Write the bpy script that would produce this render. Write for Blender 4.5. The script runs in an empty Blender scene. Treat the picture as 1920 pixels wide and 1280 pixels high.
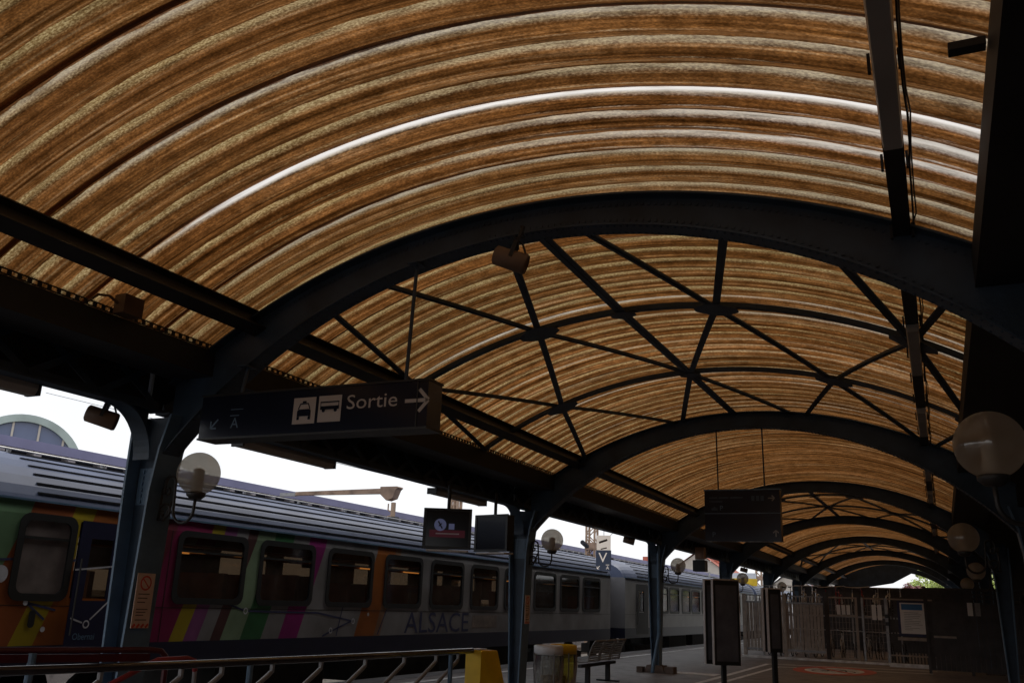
import bpy, math, random
from mathutils import Vector, Matrix
random.seed(7)
sc = bpy.context.scene
C = sc.collection
PI = math.pi
def R(a): return math.radians(a)

# ------------------------------------------------------------------ camera
EYE = 1.536
def make_camera():
    yaw, pitch, roll = R(25.3247), R(16.2217), R(2.1678)
    cy, sy, cp, sp = math.cos(yaw), math.sin(yaw), math.cos(pitch), math.sin(pitch)
    c = Vector((-sy*cp, cy*cp, sp)); r = Vector((cy, sy, 0)); u = r.cross(c)
    cr, sr = math.cos(roll), math.sin(roll)
    rr = r*cr + u*sr; uu = u*cr - r*sr
    cam = bpy.data.cameras.new('camera'); o = bpy.data.objects.new('camera', cam); C.objects.link(o)
    m = Matrix((rr, uu, -c)).transposed().to_4x4(); m.translation = Vector((0, 0, EYE))
    o.matrix_world = m
    cam.sensor_width = 36; cam.lens = 36*1680/1920; cam.clip_start = .05; cam.clip_end = 2000
    sc.camera = o
make_camera()

# ------------------------------------------------------------------ world, sun, exposure
SUN_EL, SUN_AZ = R(50), R(12)           # azimuth measured from +Y towards +X: the veiled sun stands ahead, a little to the right
def make_light():
    w = bpy.data.worlds.new('World'); sc.world = w; w.use_nodes = True
    nt = w.node_tree; N = nt.nodes; L = nt.links; N.clear()
    out = N.new('ShaderNodeOutputWorld'); bg = N.new('ShaderNodeBackground')
    sky = N.new('ShaderNodeTexSky'); sky.sky_type = 'NISHITA'; sky.sun_disc = False
    sky.sun_elevation = SUN_EL; sky.sun_rotation = SUN_AZ; sky.dust_density = 3
    tc = N.new('ShaderNodeTexCoord'); nz = N.new('ShaderNodeTexNoise'); nz.inputs['Scale'].default_value = 2.2
    nz.inputs['Detail'].default_value = 6
    ramp = N.new('ShaderNodeValToRGB'); ramp.color_ramp.elements[0].position = .25; ramp.color_ramp.elements[0].color = (.82, .82, .82, 1)
    ramp.color_ramp.elements[1].position = .7; ramp.color_ramp.elements[1].color = (.97, .97, .97, 1)
    mix = N.new('ShaderNodeMix'); mix.data_type = 'RGBA'
    mix.inputs['B'].default_value = (12.6, 12.8, 13.2, 1)     # the bright overcast cloud deck
    L.new(tc.outputs['Generated'], nz.inputs['Vector']); L.new(nz.outputs['Fac'], ramp.inputs['Fac'])
    L.new(ramp.outputs['Color'], mix.inputs['Factor']); L.new(sky.outputs['Color'], mix.inputs['A'])
    L.new(mix.outputs['Result'], bg.inputs['Color']); bg.inputs['Strength'].default_value = .1
    L.new(bg.outputs['Background'], out.inputs['Surface'])
    s = bpy.data.lights.new('sun', 'SUN'); s.energy = 1.2; s.angle = R(12); s.color = (1, .95, .86)
    o = bpy.data.objects.new('sun', s); C.objects.link(o)
    d = Vector((math.sin(SUN_AZ)*math.cos(SUN_EL), math.cos(SUN_AZ)*math.cos(SUN_EL), math.sin(SUN_EL)))
    o.rotation_euler = d.to_track_quat('Z', 'Y').to_euler()
make_light()
sc.view_settings.view_transform = 'Standard'; sc.view_settings.look = 'None'
sc.view_settings.exposure = -.22; sc.view_settings.gamma = 1
sc.render.engine = 'CYCLES'
sc.cycles.max_bounces = 8; sc.cycles.diffuse_bounces = 4; sc.cycles.glossy_bounces = 3
sc.cycles.transparent_max_bounces = 12; sc.cycles.transmission_bounces = 4
sc.cycles.use_denoising = True

# ------------------------------------------------------------------ materials
M = {}
PITCH = .2833                 # spacing of the roof corrugations
def nodes(name):
    m = bpy.data.materials.new(name); m.use_nodes = True
    nt = m.node_tree; b = nt.nodes['Principled BSDF']
    M[name] = m
    return m, nt, nt.nodes, nt.links, b
def noise(N, L, scale, detail=4, vec=None, coord='Object'):
    n = N.new('ShaderNodeTexNoise'); n.inputs['Scale'].default_value = scale; n.inputs['Detail'].default_value = detail
    if vec is None:
        t = N.new('ShaderNodeTexCoord'); vec = t.outputs[coord]
    L.new(vec, n.inputs['Vector'])
    return n
def rampn(N, L, src, stops, interp='LINEAR'):
    r = N.new('ShaderNodeValToRGB'); e = r.color_ramp; e.interpolation = interp
    while len(e.elements) < len(stops): e.elements.new(.5)
    for el, (p, c) in zip(e.elements, stops):
        el.position = p; el.color = (*c, 1) if len(c) == 3 else c
    L.new(src, r.inputs['Fac'])
    return r
def mixn(N, L, a, b, f, blend='MIX'):
    m = N.new('ShaderNodeMix'); m.data_type = 'RGBA'; m.blend_type = blend
    for s, k in ((a, 'A'), (b, 'B'), (f, 'Factor')):
        if hasattr(s, 'is_output'): L.new(s, m.inputs[k])
        elif k == 'Factor': m.inputs[k].default_value = s
        else: m.inputs[k].default_value = (*s, 1)
    return m.outputs['Result']
def mat(name, col, rough=.6, metal=0, var=.25, scale=6, bump=0, spec=.5, emit=None):
    m, nt, N, L, b = nodes(name)
    n = noise(N, L, scale, 5)
    r = rampn(N, L, n.outputs['Fac'], [(.3, tuple(c*(1-var) for c in col)), (.7, tuple(min(1, c*(1+var)) for c in col))])
    L.new(r.outputs['Color'], b.inputs['Base Color'])
    b.inputs['Roughness'].default_value = rough; b.inputs['Metallic'].default_value = metal
    b.inputs['Specular IOR Level'].default_value = spec
    if bump:
        bp = N.new('ShaderNodeBump'); bp.inputs['Strength'].default_value = bump; bp.inputs['Distance'].default_value = .01
        n2 = noise(N, L, scale*12, 4); L.new(n2.outputs['Fac'], bp.inputs['Height']); L.new(bp.outputs['Normal'], b.inputs['Normal'])
    if emit:
        b.inputs['Emission Color'].default_value = (*emit[:3], 1); b.inputs['Emission Strength'].default_value = emit[3]
    return m
mat('iron', (.032, .058, .095), .5, 0, .35, 3, .2)
mat('iron_pale', (.11, .19, .29), .42, 0, .3, 3, .2)
mat('dark_steel', (.02, .021, .024), .6, 0, .3, 3)
mat('soffit', (.05, .047, .045), .85, 0, .3, 1.5)
mat('tray_white', (.42, .4, .38), .5, 0, .15, 2)
mat('brown_plastic', (.16, .1, .065), .5, 0, .15, 4)
mat('dark_case', (.025, .027, .03), .4)
mat('sign_navy', (.013, .017, .034), .16, 0, .1, 2)
mat('sign_white', (.5, .46, .44), .5, 0, .05, 2)
mat('lit_card', (.6, .55, .5), .5, 0, .08, 4, emit=(.85, .76, .68, .62))
mat('lit_navy', (.02, .028, .05), .4, emit=(.06, .075, .12, .45))
mat('poster_dark', (.12, .125, .15), .3, 0, .3, 3)
mat('alu', (.62, .57, .55), .5, 0, .1, 8)
mat('white_paint', (.85, .82, .79), .7, 0, .35, 5)
mat('red_paint', (.62, .07, .05), .45, 0, .3, 5)
mat('rail_paint', (.035, .035, .05), .16, 0, .2, 5, 0, .9)
mat('red_handle', (.25, .02, .025), .4, 0, .3, 5)
mat('red_dark', (.075, .007, .011), .35, 0, .3, 5)
mat('yellow', (.85, .55, .02), .45, 0, .12, 4)
mat('grey_lid', (.72, .74, .78), .45, 0, .1, 4)
mat('seat_grey', (.28, .27, .26), .5, .3, .2, 8)
mat('concrete', (.17, .13, .11), .9, 0, .35, 6, .4)
mat('fence', (.42, .36, .31), .7, 0, .2, 5)
mat('fence_dark', (.075, .072, .076), .7, 0, .25, 3)
mat('galv', (.34, .34, .35), .4, .5, .2, 9)
mat('paper', (.88, .87, .86), .7, 0, .05, 3)
mat('paper_pink', (.66, .5, .42), .7, 0, .1, 9)
mat('info_blue', (.05, .2, .48), .5, 0, .1, 3)
mat('rust', (.31, .21, .155), .8, 0, .45, 2.5, .3)
mat('mast', (.4, .28, .2), .8, 0, .3, 4)
mat('wire', (.06, .06, .07), .6)
mat('wrought', (.035, .032, .03), .45)
mat('wall_brown', (.03, .026, .023), .9, 0, .35, 1.2, .3)
mat('door_brown', (.03, .022, .018), .6)
mat('roof_coach', (.115, .14, .225), .5, 0, .2, 1.2, 0, .3)
mat('coach_dark', (.012, .013, .02), .5)
mat('coach_navy', (.012, .013, .035), .4, 0, .15, 2)
mat('coach_grey', (.21, .205, .215), .4, 0, .15, 1.5)
mat('coach_under', (.03, .028, .027), .9, 0, .3, 4)
mat('coach_inner', (.36, .32, .26), .7)
mat('seat_orange', (.38, .14, .05), .8, 0, .2, 6)
mat('rubber', (.012, .012, .013), .5)
mat('door_navy', (.012, .013, .045), .4, 0, .1, 3)
mat('text_navy', (.03, .035, .1), .5)
mat('line_pale', (.5, .5, .55), .5)
mat('orange', (.5, .14, .02), .5)
mat('fascia', (.2, .2, .34), .6, 0, .15, 1)
mat('far_dark', (.03, .03, .04), .8)
mat('far_bracket', (.3, .28, .3), .7)
mat('glazing', (.12, .15, .26), .2, 0, .1, .3)
mat('arch_trim', (.42, .5, .48), .6, 0, .2, .5)
mat('render_wall', (.55, .5, .45), .9, 0, .15, .5)
mat('roof_tile', (.42, .13, .09), .85, 0, .3, 2)
mat('roof_slate', (.3, .3, .34), .8, 0, .2, 2)
mat('bark', (.09, .06, .04), .9)
mat('leaf', (.58, .68, .24), .7, 0, .5, 1.5)
mat('leaf_plum', (.26, .1, .11), .7, 0, .5, 1.5)
mat('ballast', (.16, .14, .12), .95, 0, .5, 14, .8)
mat('ground', (.14, .13, .11), .95, 0, .3, .4)
mat('rail_steel', (.2, .15, .12), .4, .7, .3, 5)
mat('screen', (.012, .014, .02), .15, 0, .1, 2)
mat('screen_red', (.05, .01, .02), .4, emit=(.25, .03, .06, .08))
mat('screen_blue', (.1, .12, .3), .4, emit=(.25, .28, .5, .16))
mat('bike_dark', (.07, .07, .08), .35)
mat('bike_red', (.3, .03, .03), .35)
mat('bike_chrome', (.7, .7, .72), .3, .5, .1, 9)
mat('bike_white', (.8, .8, .8), .35)
mat('rubbish', (.4, .3, .22), .8, 0, .6, 18)
mat('bulb', (.65, .63, .58), .4)

def mat_platform():
    m, nt, N, L, b = nodes('platform')
    n1 = noise(N, L, .5, 6); n2 = noise(N, L, 60, 3); n3 = noise(N, L, 3, 5)
    r = rampn(N, L, n1.outputs['Fac'], [(.3, (.19, .165, .16)), (.7, (.28, .25, .24))])
    r2 = rampn(N, L, n2.outputs['Fac'], [(.35, (.7, .7, .7)), (.65, (1.15, 1.15, 1.15))])
    r3 = rampn(N, L, n3.outputs['Fac'], [(.35, (.6, .6, .6)), (.5, (.95, .95, .95)), (.7, (1.1, 1.1, 1.1))])
    c = mixn(N, L, r.outputs['Color'], r2.outputs['Color'], 1, 'MULTIPLY'); c = mixn(N, L, c, r3.outputs['Color'], 1, 'MULTIPLY')
    L.new(c, b.inputs['Base Color']); b.inputs['Roughness'].default_value = .55
    bp = N.new('ShaderNodeBump'); bp.inputs['Strength'].default_value = .25; bp.inputs['Distance'].default_value = .004
    L.new(n2.outputs['Fac'], bp.inputs['Height']); L.new(bp.outputs['Normal'], b.inputs['Normal'])
mat_platform()

def mat_roof():
    m, nt, N, L, b = nodes('roof_sheet'); out = N['Material Output']
    uv = N.new('ShaderNodeUVMap'); oi = N.new('ShaderNodeObjectInfo')
    off = N.new('ShaderNodeVectorMath'); off.operation = 'MULTIPLY_ADD'
    cmb = N.new('ShaderNodeCombineXYZ')
    for k in ('X', 'Y', 'Z'): L.new(oi.outputs['Random'], cmb.inputs[k])
    L.new(cmb.outputs[0], off.inputs[0]); off.inputs[1].default_value = (37, 91, 53); L.new(uv.outputs['UV'], off.inputs[2])
    def mapped(sx, sy):
        mp = N.new('ShaderNodeMapping'); mp.inputs['Scale'].default_value = (sx, sy, 1); L.new(off.outputs[0], mp.inputs['Vector']); return mp.outputs[0]
    streak = noise(N, L, 1, 6, mapped(.45, 34))        # long streaks running round the arch
    speck = noise(N, L, 1, 3, mapped(48, 110))          # grit
    patch = noise(N, L, 1, 4, mapped(.8, 2.2))
    edge = noise(N, L, 1, 6, mapped(3, 40))
    cl = N.new('ShaderNodeAttribute'); cl.attribute_type = 'OBJECT'; cl.attribute_name = 'clean_glow'  # per-sheet cleanness, also scales the painted glow
    # pale along the crest of the corrugation, brown crust in the troughs
    def madd(a, k, c):
        n = N.new('ShaderNodeMath'); n.operation = 'MULTIPLY_ADD'; L.new(a, n.inputs[0]); n.inputs[1].default_value = k
        if hasattr(c, 'is_output'): L.new(c, n.inputs[2])
        else: n.inputs[2].default_value = c
        return n.outputs[0]
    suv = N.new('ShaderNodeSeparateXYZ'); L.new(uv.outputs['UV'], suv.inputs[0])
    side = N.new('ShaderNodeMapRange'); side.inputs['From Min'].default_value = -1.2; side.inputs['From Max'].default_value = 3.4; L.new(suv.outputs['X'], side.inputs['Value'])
    right_glow = N.new('ShaderNodeMath'); right_glow.operation = 'MULTIPLY'; L.new(side.outputs[0], right_glow.inputs[0]); L.new(cl.outputs['Fac'], right_glow.inputs[1])  # light glowing through the right slope, painted in as whiter crests
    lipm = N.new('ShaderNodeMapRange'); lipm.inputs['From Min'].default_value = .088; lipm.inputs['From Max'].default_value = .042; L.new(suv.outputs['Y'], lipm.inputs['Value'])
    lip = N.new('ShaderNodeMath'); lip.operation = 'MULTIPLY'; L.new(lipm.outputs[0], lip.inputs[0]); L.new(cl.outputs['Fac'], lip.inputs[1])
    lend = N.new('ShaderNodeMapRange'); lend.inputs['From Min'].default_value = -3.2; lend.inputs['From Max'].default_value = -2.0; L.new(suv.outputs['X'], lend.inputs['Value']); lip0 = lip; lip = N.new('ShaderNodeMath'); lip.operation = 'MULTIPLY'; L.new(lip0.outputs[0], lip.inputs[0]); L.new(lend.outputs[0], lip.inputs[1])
    wmax = N.new('ShaderNodeMath'); wmax.operation = 'MAXIMUM'; L.new(right_glow.outputs[0], wmax.inputs[0]); L.new(lip.outputs[0], wmax.inputs[1])
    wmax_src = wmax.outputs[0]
    def mrange(src, a, b, c, d, smooth=True):
        n = N.new('ShaderNodeMapRange'); L.new(src, n.inputs['Value'])
        for k, v in (('From Min', a), ('From Max', b), ('To Min', c), ('To Max', d)): n.inputs[k].default_value = v
        if smooth: n.interpolation_type = 'SMOOTHSTEP'
        return n.outputs[0]
    def mul(a, b):
        n = N.new('ShaderNodeMath'); n.operation = 'MULTIPLY'; L.new(a, n.inputs[0]); L.new(b, n.inputs[1]); return n.outputs[0]
    # position within one corrugation: a pale line starts crisp on one flank and fades down the other
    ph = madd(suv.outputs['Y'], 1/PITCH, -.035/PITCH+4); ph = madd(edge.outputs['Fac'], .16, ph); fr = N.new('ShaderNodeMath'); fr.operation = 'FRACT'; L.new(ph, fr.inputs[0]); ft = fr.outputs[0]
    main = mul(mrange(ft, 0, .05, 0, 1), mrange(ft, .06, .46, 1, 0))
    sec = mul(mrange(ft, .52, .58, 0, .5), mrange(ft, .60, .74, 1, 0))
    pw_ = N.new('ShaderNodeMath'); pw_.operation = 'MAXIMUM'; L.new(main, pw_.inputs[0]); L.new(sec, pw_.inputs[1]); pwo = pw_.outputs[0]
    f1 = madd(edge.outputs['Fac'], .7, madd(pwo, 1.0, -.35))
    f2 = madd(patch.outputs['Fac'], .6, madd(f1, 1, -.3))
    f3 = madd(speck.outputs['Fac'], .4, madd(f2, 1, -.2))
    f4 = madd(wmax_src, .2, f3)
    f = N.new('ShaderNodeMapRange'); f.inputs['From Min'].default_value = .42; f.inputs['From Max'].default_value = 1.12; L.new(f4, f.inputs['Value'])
    f.interpolation_type = 'SMOOTHSTEP'
    base = rampn(N, L, streak.outputs['Fac'], [(.26, (.028, .0105, .0025)), (.38, (.065, .025, .0065)), (.47, (.108, .043, .012)), (.56, (.15, .064, .02)), (.64, (.2, .105, .046)), (.76, (.29, .19, .1))])
    blot = noise(N, L, 1, 5, mapped(7, 13))
    band = noise(N, L, 1, 3, mapped(.10, 15))
    pale = rampn(N, L, speck.outputs['Fac'], [(.32, (.2, .122, .045)), (.5, (.35, .24, .105)), (.66, (.54, .41, .21))])
    pgr = rampn(N, L, edge.outputs['Fac'], [(.32, (.45, .43, .4)), (.55, (1, 1, 1))])
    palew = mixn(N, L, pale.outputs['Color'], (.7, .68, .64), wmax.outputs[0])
    grit = rampn(N, L, speck.outputs['Fac'], [(.3, (.62, .6, .55)), (.5, (1, 1, 1)), (.68, (1.55, 1.55, 1.5))])
    bl = rampn(N, L, blot.outputs['Fac'], [(.3, (.62, .58, .5)), (.5, (1, 1, 1)), (.7, (1.3, 1.3, 1.25))])
    bn = rampn(N, L, band.outputs['Fac'], [(.32, (.5, .47, .4)), (.5, (1, 1, 1)), (.66, (1.5, 1.55, 1.6))])
    basg = mixn(N, L, base.outputs['Color'], grit.outputs['Color'], 1, 'MULTIPLY')
    basg = mixn(N, L, basg, bl.outputs['Color'], 1, 'MULTIPLY'); basg = mixn(N, L, basg, bn.outputs['Color'], 1, 'MULTIPLY')
    palew = mixn(N, L, palew, pgr.outputs['Color'], .8, 'MULTIPLY')
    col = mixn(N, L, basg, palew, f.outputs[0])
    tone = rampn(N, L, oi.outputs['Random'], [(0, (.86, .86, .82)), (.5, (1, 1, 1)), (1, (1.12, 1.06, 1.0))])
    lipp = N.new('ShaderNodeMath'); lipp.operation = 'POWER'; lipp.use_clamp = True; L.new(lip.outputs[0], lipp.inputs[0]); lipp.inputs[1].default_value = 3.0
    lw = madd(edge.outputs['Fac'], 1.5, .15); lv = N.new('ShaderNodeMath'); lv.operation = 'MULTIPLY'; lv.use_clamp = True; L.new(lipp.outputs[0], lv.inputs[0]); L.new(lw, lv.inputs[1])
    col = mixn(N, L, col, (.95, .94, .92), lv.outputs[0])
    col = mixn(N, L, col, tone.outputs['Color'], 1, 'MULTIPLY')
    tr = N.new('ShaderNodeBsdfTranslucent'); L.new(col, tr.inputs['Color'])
    L.new(col, b.inputs['Base Color']); b.inputs['Roughness'].default_value = .34; b.inputs['Specular IOR Level'].default_value = .5
    fw = N.new('ShaderNodeBsdfRefraction'); fw.inputs['IOR'].default_value = 1.0; fw.inputs['Roughness'].default_value = .62; L.new(col, fw.inputs['Color'])
    mf = N.new('ShaderNodeMixShader'); mk = N.new('ShaderNodeMath'); mk.operation = 'MULTIPLY_ADD'; L.new(f.outputs[0], mk.inputs[0]); mk.inputs[1].default_value = .4; mk.inputs[2].default_value = .12
    L.new(mk.outputs[0], mf.inputs[0]); L.new(tr.outputs[0], mf.inputs[1]); L.new(fw.outputs[0], mf.inputs[2])
    ms = N.new('ShaderNodeMixShader'); ms.inputs[0].default_value = .25
    L.new(mf.outputs[0], ms.inputs[1]); L.new(b.outputs[0], ms.inputs[2]); L.new(ms.outputs[0], out.inputs['Surface'])
    bp = N.new('ShaderNodeBump'); bp.inputs['Strength'].default_value = .35; bp.inputs['Distance'].default_value = .004
    L.new(speck.outputs['Fac'], bp.inputs['Height']); L.new(bp.outputs['Normal'], b.inputs['Normal'])
mat_roof()

def mat_glass(name, tint, opacity, rough=.06, ior=1.45):
    m, nt, N, L, b = nodes(name); out = N['Material Output']
    t = N.new('ShaderNodeBsdfTransparent'); t.inputs[0].default_value = (*tint, 1)
    g = N.new('ShaderNodeBsdfGlossy'); g.inputs['Roughness'].default_value = rough
    d = N.new('ShaderNodeBsdfDiffuse'); n = noise(N, L, 3, 4)
    r = rampn(N, L, n.outputs['Fac'], [(.3, tuple(c*.5 for c in tint)), (.7, tint)]); L.new(r.outputs['Color'], d.inputs['Color'])
    fr = N.new('ShaderNodeFresnel'); fr.inputs['IOR'].default_value = ior
    m1 = N.new('ShaderNodeMixShader'); m1.inputs[0].default_value = opacity; L.new(t.outputs[0], m1.inputs[1]); L.new(d.outputs[0], m1.inputs[2])
    m2 = N.new('ShaderNodeMixShader'); L.new(fr.outputs[0], m2.inputs[0]); L.new(m1.outputs[0], m2.inputs[1]); L.new(g.outputs[0], m2.inputs[2])
    L.new(m2.outputs[0], out.inputs['Surface'])
mat_glass('pane', (.34, .29, .24), .1)
mat_glass('far_pane', (.2, .155, .11), .45)
mat('coach_lamp', (.5, .25, .08), .5, emit=(1, .42, .1, 1.1))
mat('blind', (.2, .16, .12), .9, 0, .2, 5)
mat_glass('pane_frost', (.24, .2, .19), .92, .3)

def mat_globe():
    m, nt, N, L, b = nodes('globe'); out = N['Material Output']
    n = noise(N, L, 5, 5); r = rampn(N, L, n.outputs['Fac'], [(.3, (.62, .57, .5)), (.7, (.76, .72, .66))])
    t = N.new('ShaderNodeBsdfTransparent'); t.inputs[0].default_value = (.78, .75, .7, 1)
    tl = N.new('ShaderNodeBsdfTranslucent'); L.new(r.outputs['Color'], tl.inputs['Color'])
    g = N.new('ShaderNodeBsdfGlossy'); g.inputs['Roughness'].default_value = .07
    m1 = N.new('ShaderNodeMixShader'); m1.inputs[0].default_value = .55; L.new(t.outputs[0], m1.inputs[1]); L.new(tl.outputs[0], m1.inputs[2])
    m2 = N.new('ShaderNodeMixShader'); m2.inputs[0].default_value = .07; L.new(m1.outputs[0], m2.inputs[1]); L.new(g.outputs[0], m2.inputs[2]); L.new(m2.outputs[0], out.inputs['Surface'])
mat_globe()
mat_glass('bag', (.7, .72, .7), .3, .2)
mat_glass('bag_yellow', (.75, .7, .25), .3, .2)

def mat_livery():
    m, nt, N, L, b = nodes('livery')
    t = N.new('ShaderNodeTexCoord'); s = N.new('ShaderNodeSeparateXYZ'); L.new(t.outputs['Object'], s.inputs[0])
    d = N.new('ShaderNodeMath'); d.operation = 'MULTIPLY_ADD'; L.new(s.outputs['Z'], d.inputs[0]); d.inputs[1].default_value = -.385; L.new(s.outputs['Y'], d.inputs[2])
    # object origin: (-12.1, 18.4, 0) -> d_world at Z=1 is d + 18.4 + .385
    f = N.new('ShaderNodeMapRange'); f.inputs['From Min'].default_value = 5-18.4-.385; f.inputs['From Max'].default_value = 20-18.4-.385; L.new(d.outputs[0], f.inputs['Value'])
    g, mg, pu, ye, org, lg, dg, gr = (.2, .36, .2), (.3, .02, .1), (.3, .09, .26), (.5, .38, .02), (.44, .13, .02), (.3, .42, .27), (.05, .2, .08), (.3, .29, .3)
    st = [(5, g), (7.55, (.36, .1, .03)), (8.18, ye), (8.56, org), (9.4, (.2, .03, .05)), (10.15, mg), (10.9, ye), (11.2, pu), (11.47, gr), (11.76, (.12, .05, .05)), (11.99, lg), (12.46, dg),
          (12.97, gr), (13.44, (.32, .02, .2)), (13.97, gr), (15.82, org), (16.5, (.36, .2, .12)), (16.75, gr)]
    r = rampn(N, L, f.outputs[0], [((p-5)/15, c) for p, c in st], 'CONSTANT')
    n = noise(N, L, 1.3, 5); rn = rampn(N, L, n.outputs['Fac'], [(.3, (.46, .45, .43)), (.7, (.85, .85, .85))])
    L.new(mixn(N, L, r.outputs['Color'], rn.outputs['Color'], 1, 'MULTIPLY'), b.inputs['Base Color']); b.inputs['Roughness'].default_value = .35
mat_livery()

# ------------------------------------------------------------------ mesh helpers
BASE = {}
class MB:
    def __init__(s): s.v = []; s.f = []
    def add(s, vs, fs):
        o = len(s.v); s.v += [tuple(v) for v in vs]; s.f += [tuple(i+o for i in f) for f in fs]; return s
    def box(s, x0, x1, y0, y1, z0, z1):
        return s.add([(x0,y0,z0),(x1,y0,z0),(x1,y1,z0),(x0,y1,z0),(x0,y0,z1),(x1,y0,z1),(x1,y1,z1),(x0,y1,z1)],
                     [(3,2,1,0),(4,5,6,7),(0,1,5,4),(1,2,6,5),(2,3,7,6),(3,0,4,7)])
    def quad(s, a, b, c, d): return s.add([a, b, c, d], [(0,1,2,3)])
    def bar(s, a, b, w, h, up=(0, 0, 1)):
        a = Vector(a); b = Vector(b); d = (b-a).normalized(); u = Vector(up)
        if abs(d.dot(u)) > .98: u = Vector((0, 1, 0))
        x = d.cross(u).normalized()*w/2; y = x.cross(d).normalized()*h/2
        vs = [p+i*x+j*y for p in (a, b) for i, j in ((-1,-1),(1,-1),(1,1),(-1,1))]
        return s.add(vs, [(0,1,2,3),(7,6,5,4),(0,4,5,1),(1,5,6,2),(2,6,7,3),(3,7,4,0)])
    def tube(s, pts, r, n=8, cap=True):
        pts = [Vector(p) for p in pts]; rings = []; prev = None
        for i, p in enumerate(pts):
            d = (pts[min(i+1, len(pts)-1)] - pts[max(i-1, 0)]).normalized()
            if prev is None:
                u = Vector((0, 0, 1)) if abs(d.z) < .9 else Vector((1, 0, 0)); x = d.cross(u).normalized()
            else: x = (prev - d*prev.dot(d)).normalized()
            prev = x; y = d.cross(x); rr = r[i] if isinstance(r, (list, tuple)) else r
            rings.append([p + (x*math.cos(2*PI*k/n) + y*math.sin(2*PI*k/n))*rr for k in range(n)])
        vs = [v for q in rings for v in q]; fs = []
        for i in range(len(rings)-1):
            for k in range(n): fs.append((i*n+k, i*n+(k+1) % n, (i+1)*n+(k+1) % n, (i+1)*n+k))
        if cap: fs.append(tuple(range(n-1, -1, -1))); fs.append(tuple((len(rings)-1)*n+k for k in range(n)))
        return s.add(vs, fs)
    def lathe(s, prof, o=(0, 0, 0), n=24):
        vs = []; fs = []
        for r_, z in prof:
            for k in range(n): vs.append((o[0]+r_*math.cos(2*PI*k/n), o[1]+r_*math.sin(2*PI*k/n), o[2]+z))
        for i in range(len(prof)-1):
            for k in range(n): fs.append((i*n+k, i*n+(k+1) % n, (i+1)*n+(k+1) % n, (i+1)*n+k))
        return s.add(vs, fs)
    def prism(s, poly, fn0, fn1):                  # 2D outline -> two 3D faces + sides
        n = len(poly); vs = [fn0(*p) for p in poly] + [fn1(*p) for p in poly]
        fs = [tuple(range(n-1, -1, -1)), tuple(range(n, 2*n))] + [(k, (k+1) % n, n+(k+1) % n, n+k) for k in range(n)]
        return s.add(vs, fs)
    def strip(s, A, B):                            # ruled surface between two polylines
        n = len(A); return s.add(list(A)+list(B), [(i, i+1, n+i+1, n+i) for i in range(n-1)])
    def mesh(s, name, m, off=(0, 0, 0), smooth=False):
        me = bpy.data.meshes.new(name); o = off
        me.from_pydata([(v[0]-o[0], v[1]-o[1], v[2]-o[2]) for v in s.v], [], s.f)
        me.materials.append(M[m])
        if smooth: me.polygons.foreach_set('use_smooth', [True]*len(me.polygons))
        me.update(); return me
    def build(s, name, m, parent=None, smooth=False, base=None):
        b = BASE.get(parent.name, (0, 0, 0)) if parent else (base or (0, 0, 0))
        o = bpy.data.objects.new(name, s.mesh(name, m, b, smooth)); C.objects.link(o)
        if parent: o.parent = parent
        else: o.location = b
        BASE[o.name] = b
        return o
def thing(name, label, cat, loc, group=None):
    o = bpy.data.objects.new(name, None); C.objects.link(o); o.location = loc; BASE[o.name] = tuple(loc)
    o.empty_display_size = .2
    return tag(o, label, cat, group)
def tag(o, label, cat, group=None):
    o['label'] = label; o['category'] = cat
    if group: o['group'] = group
    return o
def struct(o): o['kind'] = 'structure'; return o
def copy_thing(r0, loc, rz=0, label=None):
    def cp(o, par):
        c = o.copy(); C.objects.link(c)
        if par: c.parent = par
        for ch in o.children: cp(ch, c)
        return c
    r = cp(r0, None); r.location = loc; r.rotation_euler = (0, 0, rz); BASE[r.name] = tuple(loc)
    if label: r['label'] = label
    return r
def text_geo(s, size, extr=0):
    cu = bpy.data.curves.new('lettering', 'FONT'); cu.body = s; cu.size = size; cu.extrude = extr; cu.resolution_u = 3
    o = bpy.data.objects.new('lettering', cu); C.objects.link(o)
    dg = bpy.context.evaluated_depsgraph_get(); me = bpy.data.meshes.new_from_object(o.evaluated_get(dg))
    vs = [tuple(v.co) for v in me.vertices]; fs = [tuple(p.vertices) for p in me.polygons]
    bpy.data.objects.remove(o); bpy.data.curves.remove(cu); bpy.data.meshes.remove(me)
    return vs, fs
def put_text(mb, s, x, z, h, fn, width=None, bold=0):      # lettering with cap height h, lower left corner at (x, z) of the plane fn
    vs, fs = text_geo(s, 1)
    y1 = max(v[1] for v in vs); y0 = 0; x0 = min(v[0] for v in vs); x1 = max(v[0] for v in vs)
    k = h/y1; kx = width/(x1-x0) if width else k
    mb.add([fn(x+(v[0]-x0)*kx, z+v[1]*k) for v in vs], fs)
    return (x1-x0)*kx
def disc(mb, fn, cx, cz, r0, r1, n=24, sx=1):
    vs = []
    for k in range(n):
        a = 2*PI*k/n
        vs += [fn(cx+sx*r0*math.cos(a), cz+r0*math.sin(a)), fn(cx+sx*r1*math.cos(a), cz+r1*math.sin(a))]
    mb.add(vs, [(2*k, 2*k+1, (2*k+3) % (2*n), (2*k+2) % (2*n)) for k in range(n)] if r0 else [tuple(2*k+1 for k in range(n))])
def poly(mb, fn, pts): mb.add([fn(*p) for p in pts], [tuple(range(len(pts)))])
def seg(mb, fn, a, b, w):
    a = Vector(a); b = Vector(b); d = (b-a).normalized(); n = Vector((-d.y, d.x))*w/2
    poly(mb, fn, [tuple(a-n), tuple(b-n), tuple(b+n), tuple(a+n)])
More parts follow.
